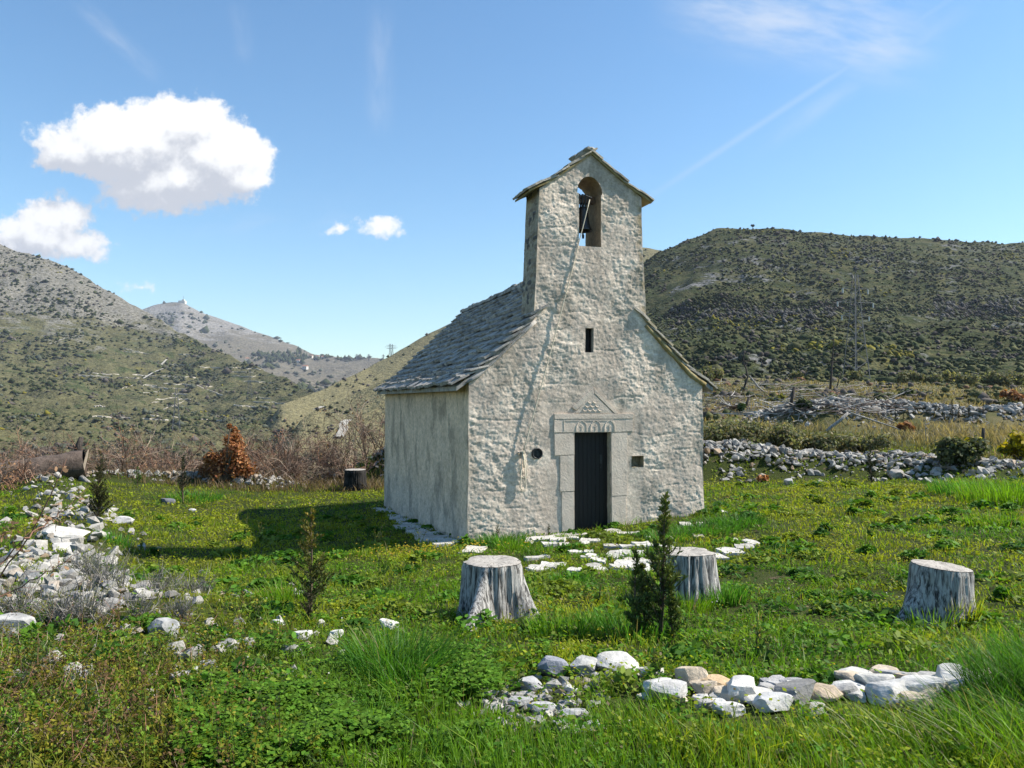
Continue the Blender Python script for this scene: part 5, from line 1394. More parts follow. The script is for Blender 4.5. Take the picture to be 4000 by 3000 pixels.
def tall_grass():
    mb = MB()
    for (px, py, rad, n, h, ln, c) in [(1560, 2640, .30, 620, .34, .75, G_DEEP * 1.3), (1480, 2600, .2, 200, .25, .6, G_GREEN), (1650, 2700, .25, 260, .24, .7, G_DEEP * 1.4), (2830, 2360, .22, 500, .25, .5, G_DEEP * 1.6), (1960, 2125, .42, 500, .24, .6, G_DEEP * 1.5), (2010, 2145, .3, 300, .2, .6, G_GREEN),
                                       (2230, 2275, .25, 260, .16, .5, G_DEEP * 1.7), (2760, 2080, .6, 600, .2, .6, G_DEEP * 1.5), (2880, 2050, .5, 500, .2, .6, G_DEEP * 1.5), (2620, 2110, .4, 400, .18, .6, G_DEEP * 1.6), (3800, 1930, .9, 700, .4, .5, G_DEEP * 1.7), (3980, 1960, 1.1, 900, .55, .5, G_GREEN), (3900, 2050, .6, 300, .25, .5, G_GREEN),
                                       (1120, 2350, .3, 260, .25, .5, G_GREEN), (2200, 2480, .3, 300, .22, .5, G_GREEN), (2450, 2480, .4, 400, .22, .5, G_DEEP * 1.8), (1250, 1840, .7, 350, .45, .5, G_DEEP * 1.7), (1400, 1850, .6, 300, .35, .5, G_GREEN), (760, 1950, .8, 500, .25, .5, G_DEEP * 1.8), (450, 2120, .3, 260, .2, .5, G_DEEP * 2),
                                       (3620, 2440, .25, 260, .22, .4, G_GREEN), (3740, 2430, .2, 200, .26, .4, G_YEL), (2690, 2380, .25, 240, .2, .4, G_GREEN), (1850, 2420, .2, 200, .16, .5, G_GREEN), (2500, 2180, .2, 120, .15, .5, G_GREEN)]:
        p = Pg(px, py); tuft(mb, p[0], p[1], rad, n, h, ln, c, .0042 + .0006 * p[1])
    # long arching grass in the right foreground, combed to the left
    for (px, py, rad, n, h, ln, ld) in [(3985, 2750, .26, 1100, .40, .7, 3.4), (3920, 2860, .30, 500, .26, .9, 3.3), (3700, 2930, .42, 260, .15, .9, 3.2), (3990, 2950, .35, 600, .28, .9, 3.4), (3480, 2980, .45, 420, .16, .8, 3.1), (3200, 2960, .4, 300, .13, .6, 2.9), (2950, 2940, .4, 300, .13, .5, 2.7), (2650, 2920, .45, 260, .13, .5, 2.6), (2350, 2980, .4, 380, .15, .45, 2.2),
                                        (2480, 2830, .25, 300, .15, .5, 2.6), (2100, 3010, .4, 700, .18, .4, 2.0), (3580, 2860, .3, 350, .15, .7, 3.2), (3330, 2860, .3, 300, .14, .7, 3.1), (3985, 2600, .18, 300, .30, .6, 3.2), (1800, 3010, .3, 300, .18, .4, 2.0), (2850, 3050, .5, 450, .17, .5, 2.6), (3650, 3060, .5, 450, .2, .8, 3.2), (2600, 2760, .1, 60, .15, .5, 2.6), (2330, 2730, .1, 60, .13, .5, 2.6)]:
        p = Pg(px, min(py, 3060)); cc = G_DEEP * 1.2 if px > 3850 and py < 2900 else G_GREEN * rgv.uniform(.75, 1.05)
        tuft(mb, p[0], p[1], rad, n, h, ln, cc, .0046, 4, ld, .9)
    # silvery dry arching blades
    n = 300; px = rgv.uniform(2650, 4000, n); py = rgv.uniform(2780, 3000, n)
    keep = rgv.random(n) < sstep(3000, 4000, px); px, py = px[keep], py[keep]
    P_ = np.array([Pg(a, b) for a, b in zip(px, py)]); n = len(P_); hh = rgv.uniform(.12, .30, n)
    ribbons(mb, P_, hh, rgv.uniform(.003, .006, n), rgv.uniform(0, 3.14, n), hh * rgv.uniform(.6, 1.3, n), rgv.normal(3.3, .5, n), np.array([.36, .37, .22]) * rgv.uniform(.7, 1.3, (n, 1)), 5)
    o = mb.build('tall_grass', M['grass']); tag(o, 'tall arching grass tufts in the foreground and along the walls', 'grass', kind='stuff')
tall_grass()
def weeds():
    """olive herbs with fine leaves and dry stems, lower left, plus herbs along the row"""
    mb = MB(); n = 1500; px = rgv.uniform(-150, 1250, n); py = 2330 + 720 * rgv.random(n)
    keep = rgv.random(n) < np.clip(sstep(1400, 300, px) * sstep(2300, 2650, py), .06, 1); px, py = px[keep], py[keep]
    P_ = np.array([Pg(a, min(b, 3050)) for a, b in zip(px, py)]); n = len(P_)
    H = rgv.uniform(.05, .15, n) + .2 * rgv.random(n) ** 4
    for i in range(n):
        k = int(rgv.integers(24, 46)); t = rgv.random(k) ** .8
        ax = np.array([rgv.normal(0, .25), rgv.normal(0, .25), 1.0]); c = P_[i] + ax * (H[i] * t)[:, None] + rgv.normal(0, .018, (k, 3))
        base = [np.array([.20, .185, .024]), np.array([.12, .20, .022]), np.array([.16, .10, .05]), np.array([.05, .09, .02])][int(rgv.choice(4, p=[.34, .30, .18, .18]))]
        nr = rgv.normal(0, .7, (k, 3)); nr[:, 2] += .8
        leaflets(mb, c, rgv.uniform(.0035, .008, k), nr, base * rgv.uniform(.6, 1.5, (k, 1)), 4, elong=2.0)
        mb.tube([P_[i], P_[i] + ax * H[i]], [.002, .001], 3, (.11, .08, .05), cap=False)
    o = mb.build('weeds', M['leaf']); tag(o, 'olive and brownish weeds filling the lower left corner', 'weeds', kind='stuff')
    mb = MB(); n = 1700; px = rgv.uniform(-100, 900, n); py = rgv.uniform(2350, 3050, n); keep = rgv.random(n) < sstep(1000, 100, px); px, py = px[keep], py[keep]
    for a, b in zip(px, py):
        p = Pg(a, b); d = rgv.normal(0, 1, 3); d[2] = abs(d[2]) * .6 + .15; d *= rgv.uniform(.08, .28) / np.linalg.norm(d)
        mb.tube([p + [0, 0, .02], p + d * .5 + rgv.normal(0, .012, 3), p + d], [.0022, .0018, .001], 3, (np.array([.20, .10, .065]) if rgv.random() < .6 else np.array([.24, .20, .15])) * rgv.uniform(.5, 1.5), cap=False)
    o = mb.build('dry_stems', M['twig']); tag(o, 'brown dry stems and twigs among the weeds at lower left', 'dry stems', kind='stuff')
    # flower stalks and yellow dots
    mb = MB(); fl = MB()
    for (px, py, hpx) in [(960, 2110, 110), (1020, 2120, 100), (1180, 2180, 90), (1440, 2110, 130), (1470, 2160, 110), (550, 2180, 140), (940, 2170, 90), (2340, 2360, 80), (3400, 2100, 40), (3640, 2430, 190), (3720, 2430, 160), (1500, 2250, 130), (1640, 2150, 90), (2040, 2480, 120), (2150, 2460, 90), (2960, 2560, 150), (3010, 2610, 140), (2560, 2650, 130), (800, 2560, 110), (1000, 2450, 120), (1060, 2540, 100), (620, 2300, 160)]:
        p = Pg(px, py); h = hpx * p[1] / 3000.
        for k in range(3):
            d = np.array([rgv.normal(0, .12), rgv.normal(0, .12), 1.0]) * h * rgv.uniform(.6, 1)
            pts = [p, p + d * .5 + rgv.normal(0, .01, 3), p + d]; mb.tube(pts, [.004, .003, .002], 4, (.10, .12, .045), cap=False)
            for _ in range(4):
                t = rgv.uniform(.45, .95); q = p + d * t; e = q + np.array([rgv.normal(0, .05), rgv.normal(0, .05), .07]) * h * 2.2
                mb.tube([q, e], [.0025, .0015], 3, (.11, .13, .05), cap=False)
                nr = rgv.normal(0, 1, (2, 3)); leaflets(fl, np.repeat(e[None], 2, 0), np.full(2, .009), nr, np.tile([.40, .33, .06] if rgv.random() < .35 else [.18, .20, .07], (2, 1)), 5)
            for _ in range(5):
                q = p + d * rgv.uniform(.05, .5); leaflets(fl, q[None] + rgv.normal(0, .02, (1, 3)), np.array([.02]), rgv.normal(0, 1, (1, 3)), np.array([[.07, .13, .03]]), 5, elong=2.2)
    n = 330; px = rgv.uniform(300, 3900, n); py = 1900 + 1000 * rgv.random(n) ** 1.2
    P_ = np.array([Pg(a, b) for a, b in zip(px, py)]); ok = ~blocked(P_[:, 0], P_[:, 1]); P_ = P_[ok]; n = len(P_)
    P_[:, 2] += rgv.uniform(.05, .12, n); col = np.where((rgv.random(n) < .85)[:, None], np.array([.55, .40, .02]), np.array([.6, .6, .55]))
    leaflets(fl, P_, .004 + .00042 * P_[:, 1], np.tile([0, -.4, 1.0], (n, 1)) + rgv.normal(0, .3, (n, 3)), col, 6)
    c = cw(-3.2, -1.2, 0); n = 160; x, y = c[0] + rgv.normal(0, .8, n), c[1] + rgv.normal(0, .35, n); leaflets(fl, np.stack([x, y, G(x, y) + rgv.uniform(.08, .2, n)], 1), np.full(n, .014), np.tile([0, -.4, 1.0], (n, 1)), np.tile([.42, .30, .03], (n, 1)), 5)
    tag(mb.build('flower_stalks', M['leaf']), 'thin branching flower stalks standing above the grass', 'stalks', kind='stuff')
    tag(fl.build('wildflowers', M['leaf']), 'tiny yellow and white flowers dotted through the grass', 'flowers', kind='stuff')
weeds()

# ------------------------------------------------------------------ young cypresses and junipers
def conifer(px, py, hpx, spread, label, seed, nbr=70, cols=((.07, .11, .028), (.20, .20, .036)), up=.9, leaders=(), bare_top=.0, name='young_cypress', cat='cypress', group='young self sown conifers', dens=1.0, tipy=.75, zb=None):
    p = Pg(px, py); rg = np.random.default_rng(seed); H = hpx * p[1] / 3000.
    S = empty(name, tuple(p)); tag(S, label, cat, group)
    wood, fol = MB(), MB()
    c0, c1 = np.array(cols[0]), np.array(cols[1])
    def leader(b, h, sp, nb, ss):
        n = 9; zz = np.linspace(0, h, n); w = np.cumsum(rg.normal(0, .012 * h / 1.2, (n, 2)), 0); w[0] = 0
        pts = np.column_stack([b[0] + w[:, 0], b[1] + w[:, 1], b[2] + zz]); wood.tube(pts, np.linspace(.014 * h + .004, .002, n), 5, (.10, .07, .05))
        for i in range(nb):
            t = rg.uniform(.04, .98); st = np.array([np.interp(t * h, zz, pts[:, k]) for k in range(3)])
            az = rg.uniform(0, 6.28); L = sp * h * (1 - t) ** .8 * rg.uniform(.4, 1.35) + .03 * h
            if t > 1 - bare_top: L *= .45
            d = np.array([math.cos(az), math.sin(az), up * rg.uniform(.6, 1.5)]); d /= np.linalg.norm(d); e = st + d * L + np.array([0, 0, .12 * L])
            m_ = st + d * L * .5; wood.tube([st, m_, e], [.0045 * h, .003 * h, .0015], 3, (.09, .065, .045), cap=False)
            k = max(5, int(ss * 1.7 * L / (.030 * max(H, .5))))
            tt = rg.random(k) ** .7; q = st + (e - st) * tt[:, None]; q[:, 2] += .06 * L * np.sin(tt * 3)
            # each spray: a fan of narrow scale-leaf blades
            for j in range(3):
                dd = d * .7 + rg.normal(0, .55, (k, 3)); dd[:, 2] += .45; dd /= np.linalg.norm(dd, axis=1)[:, None]
                ln = rg.uniform(.018, .05, k) * H ** .6; sd = np.cross(dd, rg.normal(size=(k, 3))); sd /= np.linalg.norm(sd, axis=1)[:, None]
                wd = ln * rg.uniform(.10, .2, k)
                V = np.stack([q, q + dd * (ln * .5)[:, None] + sd * wd[:, None], q + dd * ln[:, None], q + dd * (ln * .5)[:, None] - sd * wd[:, None]], 1)
                y_ = np.clip(tipy * t + .35 * tt + rg.normal(0, .2, k) - .35, 0, 1)[:, None]
                c = (c0 * (1 - y_) + c1 * y_) * rg.uniform(.6, 1.5, (k, 1))
                fol.add(V.reshape(-1, 3), np.arange(4 * k).reshape(k, 4), np.repeat(c, 4, 0))
    leader(np.zeros(3), H, spread, int(nbr), 1.5 * dens)
    for (dx, dy, f) in leaders: leader(np.array([dx * H, dy * H, 0]), H * f, spread * .9, int(nbr * .55), 1.5 * dens)
    wood.build('trunk', M['twig'], S); fol.build('foliage', M['conifer'], S)
    return S
conifer(2580, 2490, 560, .20, 'bushy young cypress in front of the angular stump', 2, 125, leaders=((-.19, -.03, .60), (-.10, .06, .5), (.07, -.08, .42)), bare_top=.42, tipy=.6, dens=1.1)
conifer(1215, 2390, 390, .25, 'slim yellow tipped young cypress in front of the chapel shadow', 5, 70, up=.6, cols=((.045, .07, .02), (.22, .17, .03)), tipy=1.0)
conifer(1205, 2440, 130, .5, 'low dark juniper tuft at the foot of the slim cypress', 6, 50, cols=((.030, .032, .014), (.06, .06, .02)))
conifer(715, 1965, 180, .17, 'dark slender young cypress at the back of the left meadow', 7, 70, cols=((.014, .024, .010), (.035, .045, .018)))
conifer(385, 2040, 190, .32, 'wide olive juniper bush beside the pale flat topped stone', 9, 120, cols=((.030, .038, .012), (.075, .075, .02)))
conifer(395, 1890, 130, .22, 'thin juniper sapling right of the fallen log', 10, 50, cols=((.03, .038, .014), (.07, .075, .022)))
conifer(535, 1905, 80, .3, 'bright green spiky sapling behind the left stones', 12, 40, cols=((.04, .10, .015), (.08, .16, .03)), name='green_sapling', cat='sapling')
conifer(3405, 1895, 190, .16, 'young cypress growing at the foot of the rubble wall', 15, 70, cols=((.020, .030, .012), (.05, .06, .02)))
conifer(1940, 2120, 70, .3, 'tiny weed sprig at the chapel wall below the rope', 18, 26, cols=((.05, .08, .02), (.10, .12, .03)), name='weed_sprig', cat='weed')
conifer(2142, 2100, 52, .25, 'small dark sprig at the wall left of the door', 19, 24, cols=((.02, .05, .012), (.04, .08, .02)), name='weed_sprig', cat='weed')

# ================================================================== dead wood, shrubs and middle distance
rb = np.random.default_rng(123)
def limb(mb, p, d, L, r, depth, rg, col=None, kink=.25, child=(2, 4), shrink=.62, gravity=0.0, k=4, tips=None):
    n = 5 if depth > 0 else 3; pts = [np.array(p, float)]; d = np.array(d, float) / np.linalg.norm(d)
    for i in range(n - 1):
        d = d + rg.normal(0, kink, 3) * .5 + np.array([0, 0, gravity]); d /= np.linalg.norm(d); pts.append(pts[-1] + d * L / (n - 1))
    mb.tube(pts, np.linspace(r, r * .45, n), k, col, cap=False)
    if tips is not None and depth <= 1: tips.extend(pts[1:])
    if depth <= 0: return
    for _ in range(int(rg.integers(*child))):
        t = rg.uniform(.3, 1.0); i = min(int(t * (n - 1)), n - 2); q = pts[i] + (pts[i + 1] - pts[i]) * (t * (n - 1) - i)
        dd = d + rg.normal(0, .75, 3); limb(mb, q, dd, L * shrink * rg.uniform(.7, 1.2), r * .55, depth - 1, rg, col, kink, child, shrink, gravity, max(3, k - 1), tips)
# fallen trunk at far left
M['oldcut'] = mat_plain('grey_old_cut', (.30, .25, .19), .9, .4, 9, .6)
def fallen_trunk():
    p1 = Pg(345, 1868); dep = p1[1]; sc = dep / 3000.
    a = np.array([(-120 - 2000) * sc * 1.02, dep - 1.8, g1((-120 - 2000) * sc, dep) + .22]); b = np.array([(335 - 2000) * sc, dep, p1[2] + .50])
    S = empty('fallen_log', tuple(p1)); tag(S, 'huge sawn brown log lying at the far left', 'log')
    ts = np.linspace(0, 1, 14); mb = MB(); k = 26
    pts = np.array([a + (b - a) * t for t in ts]); rad = .36 + .10 * ts
    mb.tube(pts - p1, rad * (1 + .04 * rb.normal(size=14)), k, (1, 1, 1), cap=False); mb.build('bark', M['log'], S, True)
    ax = (b - a) / np.linalg.norm(b - a); s1 = np.cross(ax, [0, 0, 1]); s1 /= np.linalg.norm(s1); s2 = np.cross(s1, ax)
    an = np.arange(k) / k * 2 * math.pi; ring = b - p1 + .455 * (np.cos(an)[:, None] * s1 + np.sin(an)[:, None] * s2); ring = ring + ax * (.16 * np.sin(an))[:, None]
    mb = MB(); mb.add(np.vstack([ring, (b - p1)[None]]), np.array([[i, (i + 1) % k, k] for i in range(k)])); mb.build('sawn_end', M['oldcut'], S)
    mb = MB(); e = b + np.array([.05, -.3, -.45]) - p1; mb.tube([e, e + [.25, -.1, -.12], e + [.5, -.15, -.25]], [.10, .07, .05], 7); mb.build('splinter', M['deadwood'], S, True)
fallen_trunk()
q = Pg(328, 1850); q = at_depth(330, 1768, q[1] + 5)
def snag(name, label, pix, wid, depth, mat, extra=0, cat='dead tree', k=7, group=None):
    """standing or leaning dead wood along pixels, at its own depth"""
    P_ = np.array([at_depth(a, b, depth) for a, b in pix]); S = empty(name, tuple(P_[0])); tag(S, label, cat, group)
    mb = MB(); mb.tube(P_ - P_[0], np.array(wid) * depth / 3000. / 2, k); mb.build('trunk', M[mat], S, True)
    for i in range(extra):
        t = rb.uniform(.35, .95); j = min(int(t * (len(P_) - 1)), len(P_) - 2); s_ = P_[j] + (P_[j + 1] - P_[j]) * (t * (len(P_) - 1) - j) - P_[0]
        mb = MB(); limb(mb, s_, (rb.normal(0, 1), rb.normal(0, 1), .15), np.linalg.norm(P_[-1] - P_[0]) * .28 * (1.2 - t), .03, 1, rb, None, .3, (1, 3)); mb.build('branch', M[mat], S)
    return S
def gdepth(px, py): return Pg(px, py)[1]
snag('dead_stub', 'short charred stub rising behind the fallen log', [(300, 1790), (306, 1745), (318, 1708)], [30, 26, 18], 30, 'darkwood')
d = gdepth(2900, 1540); snag('dead_tree', 'crooked bare dead tree with curling top on the right slope', [(2898, 1540), (2914, 1492), (2921, 1472), (2914, 1438), (2903, 1415), (2905, 1385), (2912, 1372)], [9, 8, 7, 6, 5, 4, 2], d, 'darkwood', 3)
snag('fallen_branch', 'bleached forked branch leaning beside the crooked dead tree', [(2985, 1530), (2962, 1512), (2945, 1490), (2927, 1466)], [5, 7, 7, 4], d - 1, 'deadwood', 2, 'branch')
d = gdepth(3245, 1520); snag('dead_tree', 'tall straight dead pine with drooping bare branches on the right slope', [(3243, 1520), (3247, 1470), (3251, 1410), (3256, 1350), (3258, 1318)], [10, 8, 6, 4, 2], d, 'darkwood', 9)
snag('dead_tree', 'thin leaning dead sapling right of the tall dead pine', [(3268, 1518), (3276, 1485), (3285, 1455)], [5, 4, 2], d, 'darkwood', 1)
d = gdepth(3085, 1602); snag('dead_stub', 'broken brown trunk stub in the middle of the right slope', [(3085, 1605), (3093, 1560), (3103, 1512)], [14, 13, 12], d, 'darkwood')
d = gdepth(2912, 1598); snag('dead_stub', 'short black burnt stub on the left of the right slope', [(2910, 1600), (2917, 1575), (2926, 1552)], [12, 10, 9], d, 'darkwood')
d = gdepth(3225, 1690); snag('fallen_log', 'thick bleached log propped on the grey dry stone wall', [(3222, 1690), (3250, 1665), (3285, 1640), (3312, 1614)], [11, 12, 12, 11], d, 'deadwood', 0, 'log')
snag('fallen_log', 'long thin bleached log along the top of the grey wall', [(3316, 1610), (3350, 1622), (3420, 1645), (3490, 1668), (3520, 1680)], [7, 7, 6, 5, 3], d, 'deadwood', 0, 'log')
d = gdepth(3840, 1740); snag('dead_stub', 'upright burnt post standing in the dry grass at far right', [(3838, 1742), (3840, 1705), (3842, 1672)], [15, 13, 12], d, 'darkwood')
d = gdepth(3655, 1742); snag('fallen_branch', 'pale bent branch lying in the dry grass at far right', [(3655, 1742), (3672, 1734), (3700, 1738), (3730, 1748)], [4, 5, 5, 3], d, 'deadwood', 0, 'branch')
snag('fallen_branch', 'spindly pale branch standing in the dry grass before the grey wall', [(3618, 1722), (3615, 1690), (3617, 1660), (3612, 1638)], [3, 3, 2, 1], d, 'deadwood', 3, 'branch')
# felled trunks strewn over the slope
log_spots = [(2760, 1612, 2905, 1578, 6), (2800, 1615, 2955, 1560, 4), (2790, 1552, 2900, 1535, 6), (3060, 1512, 3150, 1492, 6), (3010, 1612, 3170, 1606, 5), (3150, 1600, 3330, 1540, 6), (3120, 1545, 3280, 1530, 5), (3180, 1570, 3340, 1560, 4), (3240, 1600, 3330, 1598, 5), (2905, 1530, 2985, 1530, 6), (2960, 1506, 3040, 1502, 5), (3040, 1530, 3220, 1520, 4), (3280, 1525, 3380, 1500, 5), (3300, 1545, 3400, 1550, 4), (2755, 1670, 2780, 1675, 6), (3460, 1605, 3560, 1600, 4), (3600, 1680, 3700, 1715, 4)]
for i, (x0, y0, x1, y1, w) in enumerate(log_spots):
    a, b = Pg(x0, y0), Pg(x1, y1)
    if abs(a[1] - b[1]) > 14: b = at_depth(x1, y1, a[1] + 6 * np.sign(b[1] - a[1])); b[2] = max(b[2], g1(b[0], b[1]))
    r = w * a[1] / 3000. / 2 * 1.2; S = empty('felled_trunk', tuple(a)); tag(S, 'felled trunk on the cleared slope, %s counting away from the chapel' % rank([c[0] + .001 * c[1] for c in log_spots])[i], 'log', 'felled trunks on the cleared slope')
    ts = np.linspace(0, 1, 8); pts = np.array([a + (b - a) * t for t in ts]); pts[:, 2] = np.maximum(pts[:, 2], G(pts[:, 0], pts[:, 1])) + r * .8
    pts += rb.normal(0, .04, pts.shape); mb = MB(); mb.tube(pts - a, np.linspace(r, r * .55, 8), 7); mb.build('trunk', M['deadwood' if i % 3 else 'log'], S, True)
# branch litter
mb = MB(); n = 1000; px = rb.uniform(2740, 3480, n); py = rb.uniform(1498, 1625, n)
for a, b in zip(px, py):
    p = Pg(a, b)
    if p[1] < 30 or p[1] > 125: continue
    an = rb.uniform(0, 6.28); L = rb.uniform(.5, 2.6); dd = np.array([math.cos(an), math.sin(an) * .5, rb.normal(.05, .16)]) * L
    c = (np.array([.36, .34, .31]) if rb.random() < .55 else np.array([.13, .10, .085])) * rb.uniform(.6, 1.3)
    mb.tube([p + [0, 0, .1], p + dd * .5 + rb.normal(0, .08, 3), p + dd], [.032, .028, .012], 3, c, cap=False)
tag(mb.build('branch_litter', M['twig']), 'tangle of grey dead branches covering the cleared slope', 'branches', kind='stuff')
# ------------------------------------------------------------------ leafy shrubs
def shrub(name, label, px, py, wpx, hpx, cols, seed, n=2600, leaf=.035, cat='shrub', group=None, mat='leaf', depth=None, stemcol=(.10, .08, .06), hollow=.35, elong=1.6, lobes=None):
    p = Pg(px, py)
    if depth: p = np.array([(px - 2000) / 3000. * depth, depth, g1((px - 2000) / 3000. * depth, depth)])
    rg = np.random.default_rng(seed); sc = p[1] / 3000.; W, H = wpx * sc / 2, hpx * sc
    S = empty(name, tuple(p)); tag(S, label, cat, group)
    st, lf = MB(), MB(); nl = max(5, int(n / 260))
    lob = np.column_stack([rg.normal(0, .45, nl) * W, rg.normal(0, .45, nl) * W, H * rg.uniform(.3, .78, nl)]); lr = rg.uniform(.28, .5, nl) * min(W, H * .8)
    if lobes:
        L_ = np.array(lobes); nl = len(L_); lob = np.column_stack([L_[:, 0] * W, rg.normal(0, .25, nl) * W, L_[:, 1] * H]); lr = L_[:, 2] * W * 1.15
    for q in lob: st.tube([(0, 0, 0), q * .5 + rg.normal(0, .05, 3) * W, q], [.03 * H, .018 * H, .006 * H], 4, stemcol, cap=False)
    i = rg.integers(0, nl, n); d = rg.normal(size=(n, 3)); d /= np.linalg.norm(d, axis=1)[:, None]
    rr = (hollow + (1 - hollow) * rg.random(n) ** .5) * (1 + .32 * rg.normal(size=n)); c = lob[i] + d * (lr[i] * rr)[:, None]
    c[:, 2] = np.maximum(c[:, 2], .02 * H)
    nr = d + rg.normal(0, .6, (n, 3)); nr[:, 2] += .3
    cc = np.array(cols)[rg.integers(0, len(cols), n)] * rg.uniform(.6, 1.45, (n, 1))
    leaflets(lf, c, leaf * rg.uniform(.6, 1.4, n), nr, cc, 4, elong=elong)
    st.build('stems', M['twig'], S); lf.build('foliage', M[mat], S); return S
GG = [(.15, .165, .085), (.20, .20, .11), (.11, .125, .06), (.24, .20, .12)]
shrub('evergreen_shrub', 'wide grey green shrub nearest the chapel behind the rubble wall', 2870, 1790, 270, 142, GG, 1, 10400, .034, depth=27.5, group='grey green shrubs behind the rubble wall')
shrub('evergreen_shrub', 'dense grey green shrub second from the chapel behind the rubble wall', 3060, 1790, 170, 123, GG, 2, 7200, .034, depth=27.5, group='grey green shrubs behind the rubble wall')
shrub('evergreen_shrub', 'low broad grey green shrub third from the chapel behind the rubble wall', 3210, 1790, 230, 85, GG, 3, 7200, .034, depth=27.5, group='grey green shrubs behind the rubble wall')
shrub('evergreen_shrub', 'small grey green shrub right of the low broad one behind the rubble wall', 3350, 1790, 150, 76, GG, 4, 4800, .034, depth=27.5, group='grey green shrubs behind the rubble wall')
shrub('evergreen_shrub', 'round dark shrub alone in the dry grass at far right', 3740, 1815, 150, 95, [(.075, .095, .045), (.11, .12, .055), (.05, .065, .03)], 5, 5600, .036, group='grey green shrubs behind the rubble wall')
CB = [(3545, 1508, 95, 50), (3640, 1506, 80, 42), (3745, 1508, 115, 60), (3890, 1535, 100, 60), (3965, 1525, 90, 60), (3110, 1482, 50, 30), (3330, 1492, 100, 40), (2790, 1520, 90, 55), (2735, 1520, 50, 55)]
for i, (a, b, w, h) in enumerate(CB):
    shrub('olive_bush', 'grey green bush on the crest of the slope, %s from the chapel' % rank([c[0] for c in CB])[i], a, b, w, h, GG, 30 + i, 2200, .10, 'bush', 'bushes on the crest of the slope', depth=98 if i > 6 else 104)
BRM = [(.42, .34, .01), (.36, .28, .012), (.14, .15, .03)]
shrub('broom_bush', 'yellow flowering broom bush cut by the right picture edge', 3985, 1800, 110, 110, BRM, 41, 2200, .05, 'broom', 'yellow broom bushes')
shrub('broom_bush', 'small yellow flowering broom behind the round dark shrub', 3805, 1775, 70, 70, BRM, 42, 900, .045, 'broom', 'yellow broom bushes')
shrub('broom_bush', 'pale green low bush in the middle of the cleared slope', 3045, 1570, 70, 25, [(.20, .20, .05), (.13, .14, .04)], 43, 700, .1, 'bush')
shrub('evergreen_shrub', 'dark green bush left on the cleared slope', 2890, 1625, 40, 50, [(.03, .06, .02), (.05, .08, .03)], 44, 900, .08, group='small shrubs on the cleared slope')
shrub('evergreen_shrub', 'dark green bush right of the broken trunk stub', 3140, 1600, 70, 35, [(.04, .06, .025), (.06, .075, .03)], 45, 800, .08, group='small shrubs on the cleared slope')
shrub('evergreen_shrub', 'dark round bush high on the right of the cleared slope', 3540, 1555, 60, 35, [(.035, .055, .02), (.05, .07, .025)], 46, 800, .1, group='small shrubs on the cleared slope')
# brown leaved oak
RUST = [(.26, .10, .035), (.34, .15, .06), (.18, .065, .03), (.40, .21, .10)]
shrub('oak_bush', 'russet brown leaved oak bush at the left meadow edge', 875, 1880, 215, 240, RUST, 51, 6500, .038, 'oak', mat='dryleaf', hollow=.1, elong=1.4, lobes=[(-.78, .16, .26), (-.55, .26, .30), (-.25, .2, .36), (.1, .22, .38), (.45, .22, .36), (.7, .16, .28), (-.35, .38, .22), (-.05, .42, .27), (.25, .4, .30), (.52, .40, .25), (.05, .55, .2), (.3, .58, .22), (.48, .55, .17), (.16, .68, .15), (.34, .71, .15), (.26, .81, .10), (.31, .9, .06), (.66, .3, .18), (-.6, .38, .12)])
shrub('oak_bush', 'small russet bush at the far right edge of the slope', 3960, 1570, 130, 45, RUST, 52, 700, .10, 'oak', mat='dryleaf')
shrub('oak_bush', 'tiny rust coloured shrub at the foot of the rubble wall', 2985, 1885, 45, 28, RUST, 53, 260, .04, 'oak', mat='dryleaf')
shrub('oak_bush', 'small red brown shrub at the foot of the grey wall', 3540, 1690, 60, 45, RUST, 54, 400, .07, 'oak', mat='dryleaf')
# small dark cypresses on the far right slope
SCY = [(3500, 1650, 66), (3530, 1648, 34), (3548, 1648, 38), (3650, 1642, 36), (3690, 1642, 34), (3720, 1640, 80), (3745, 1640, 60), (3785, 1638, 78), (3840, 1625, 52)]
for i, (a, b, h) in enumerate(SCY):
    conifer(a, b, h, .13, 'small dark cypress, %s from the left in the row behind the grey wall' % ORD[i], 60 + i, 60, cols=((.016, .024, .010), (.035, .042, .016)), name='small_cypress', group='small cypresses behind the grey wall', dens=.8)
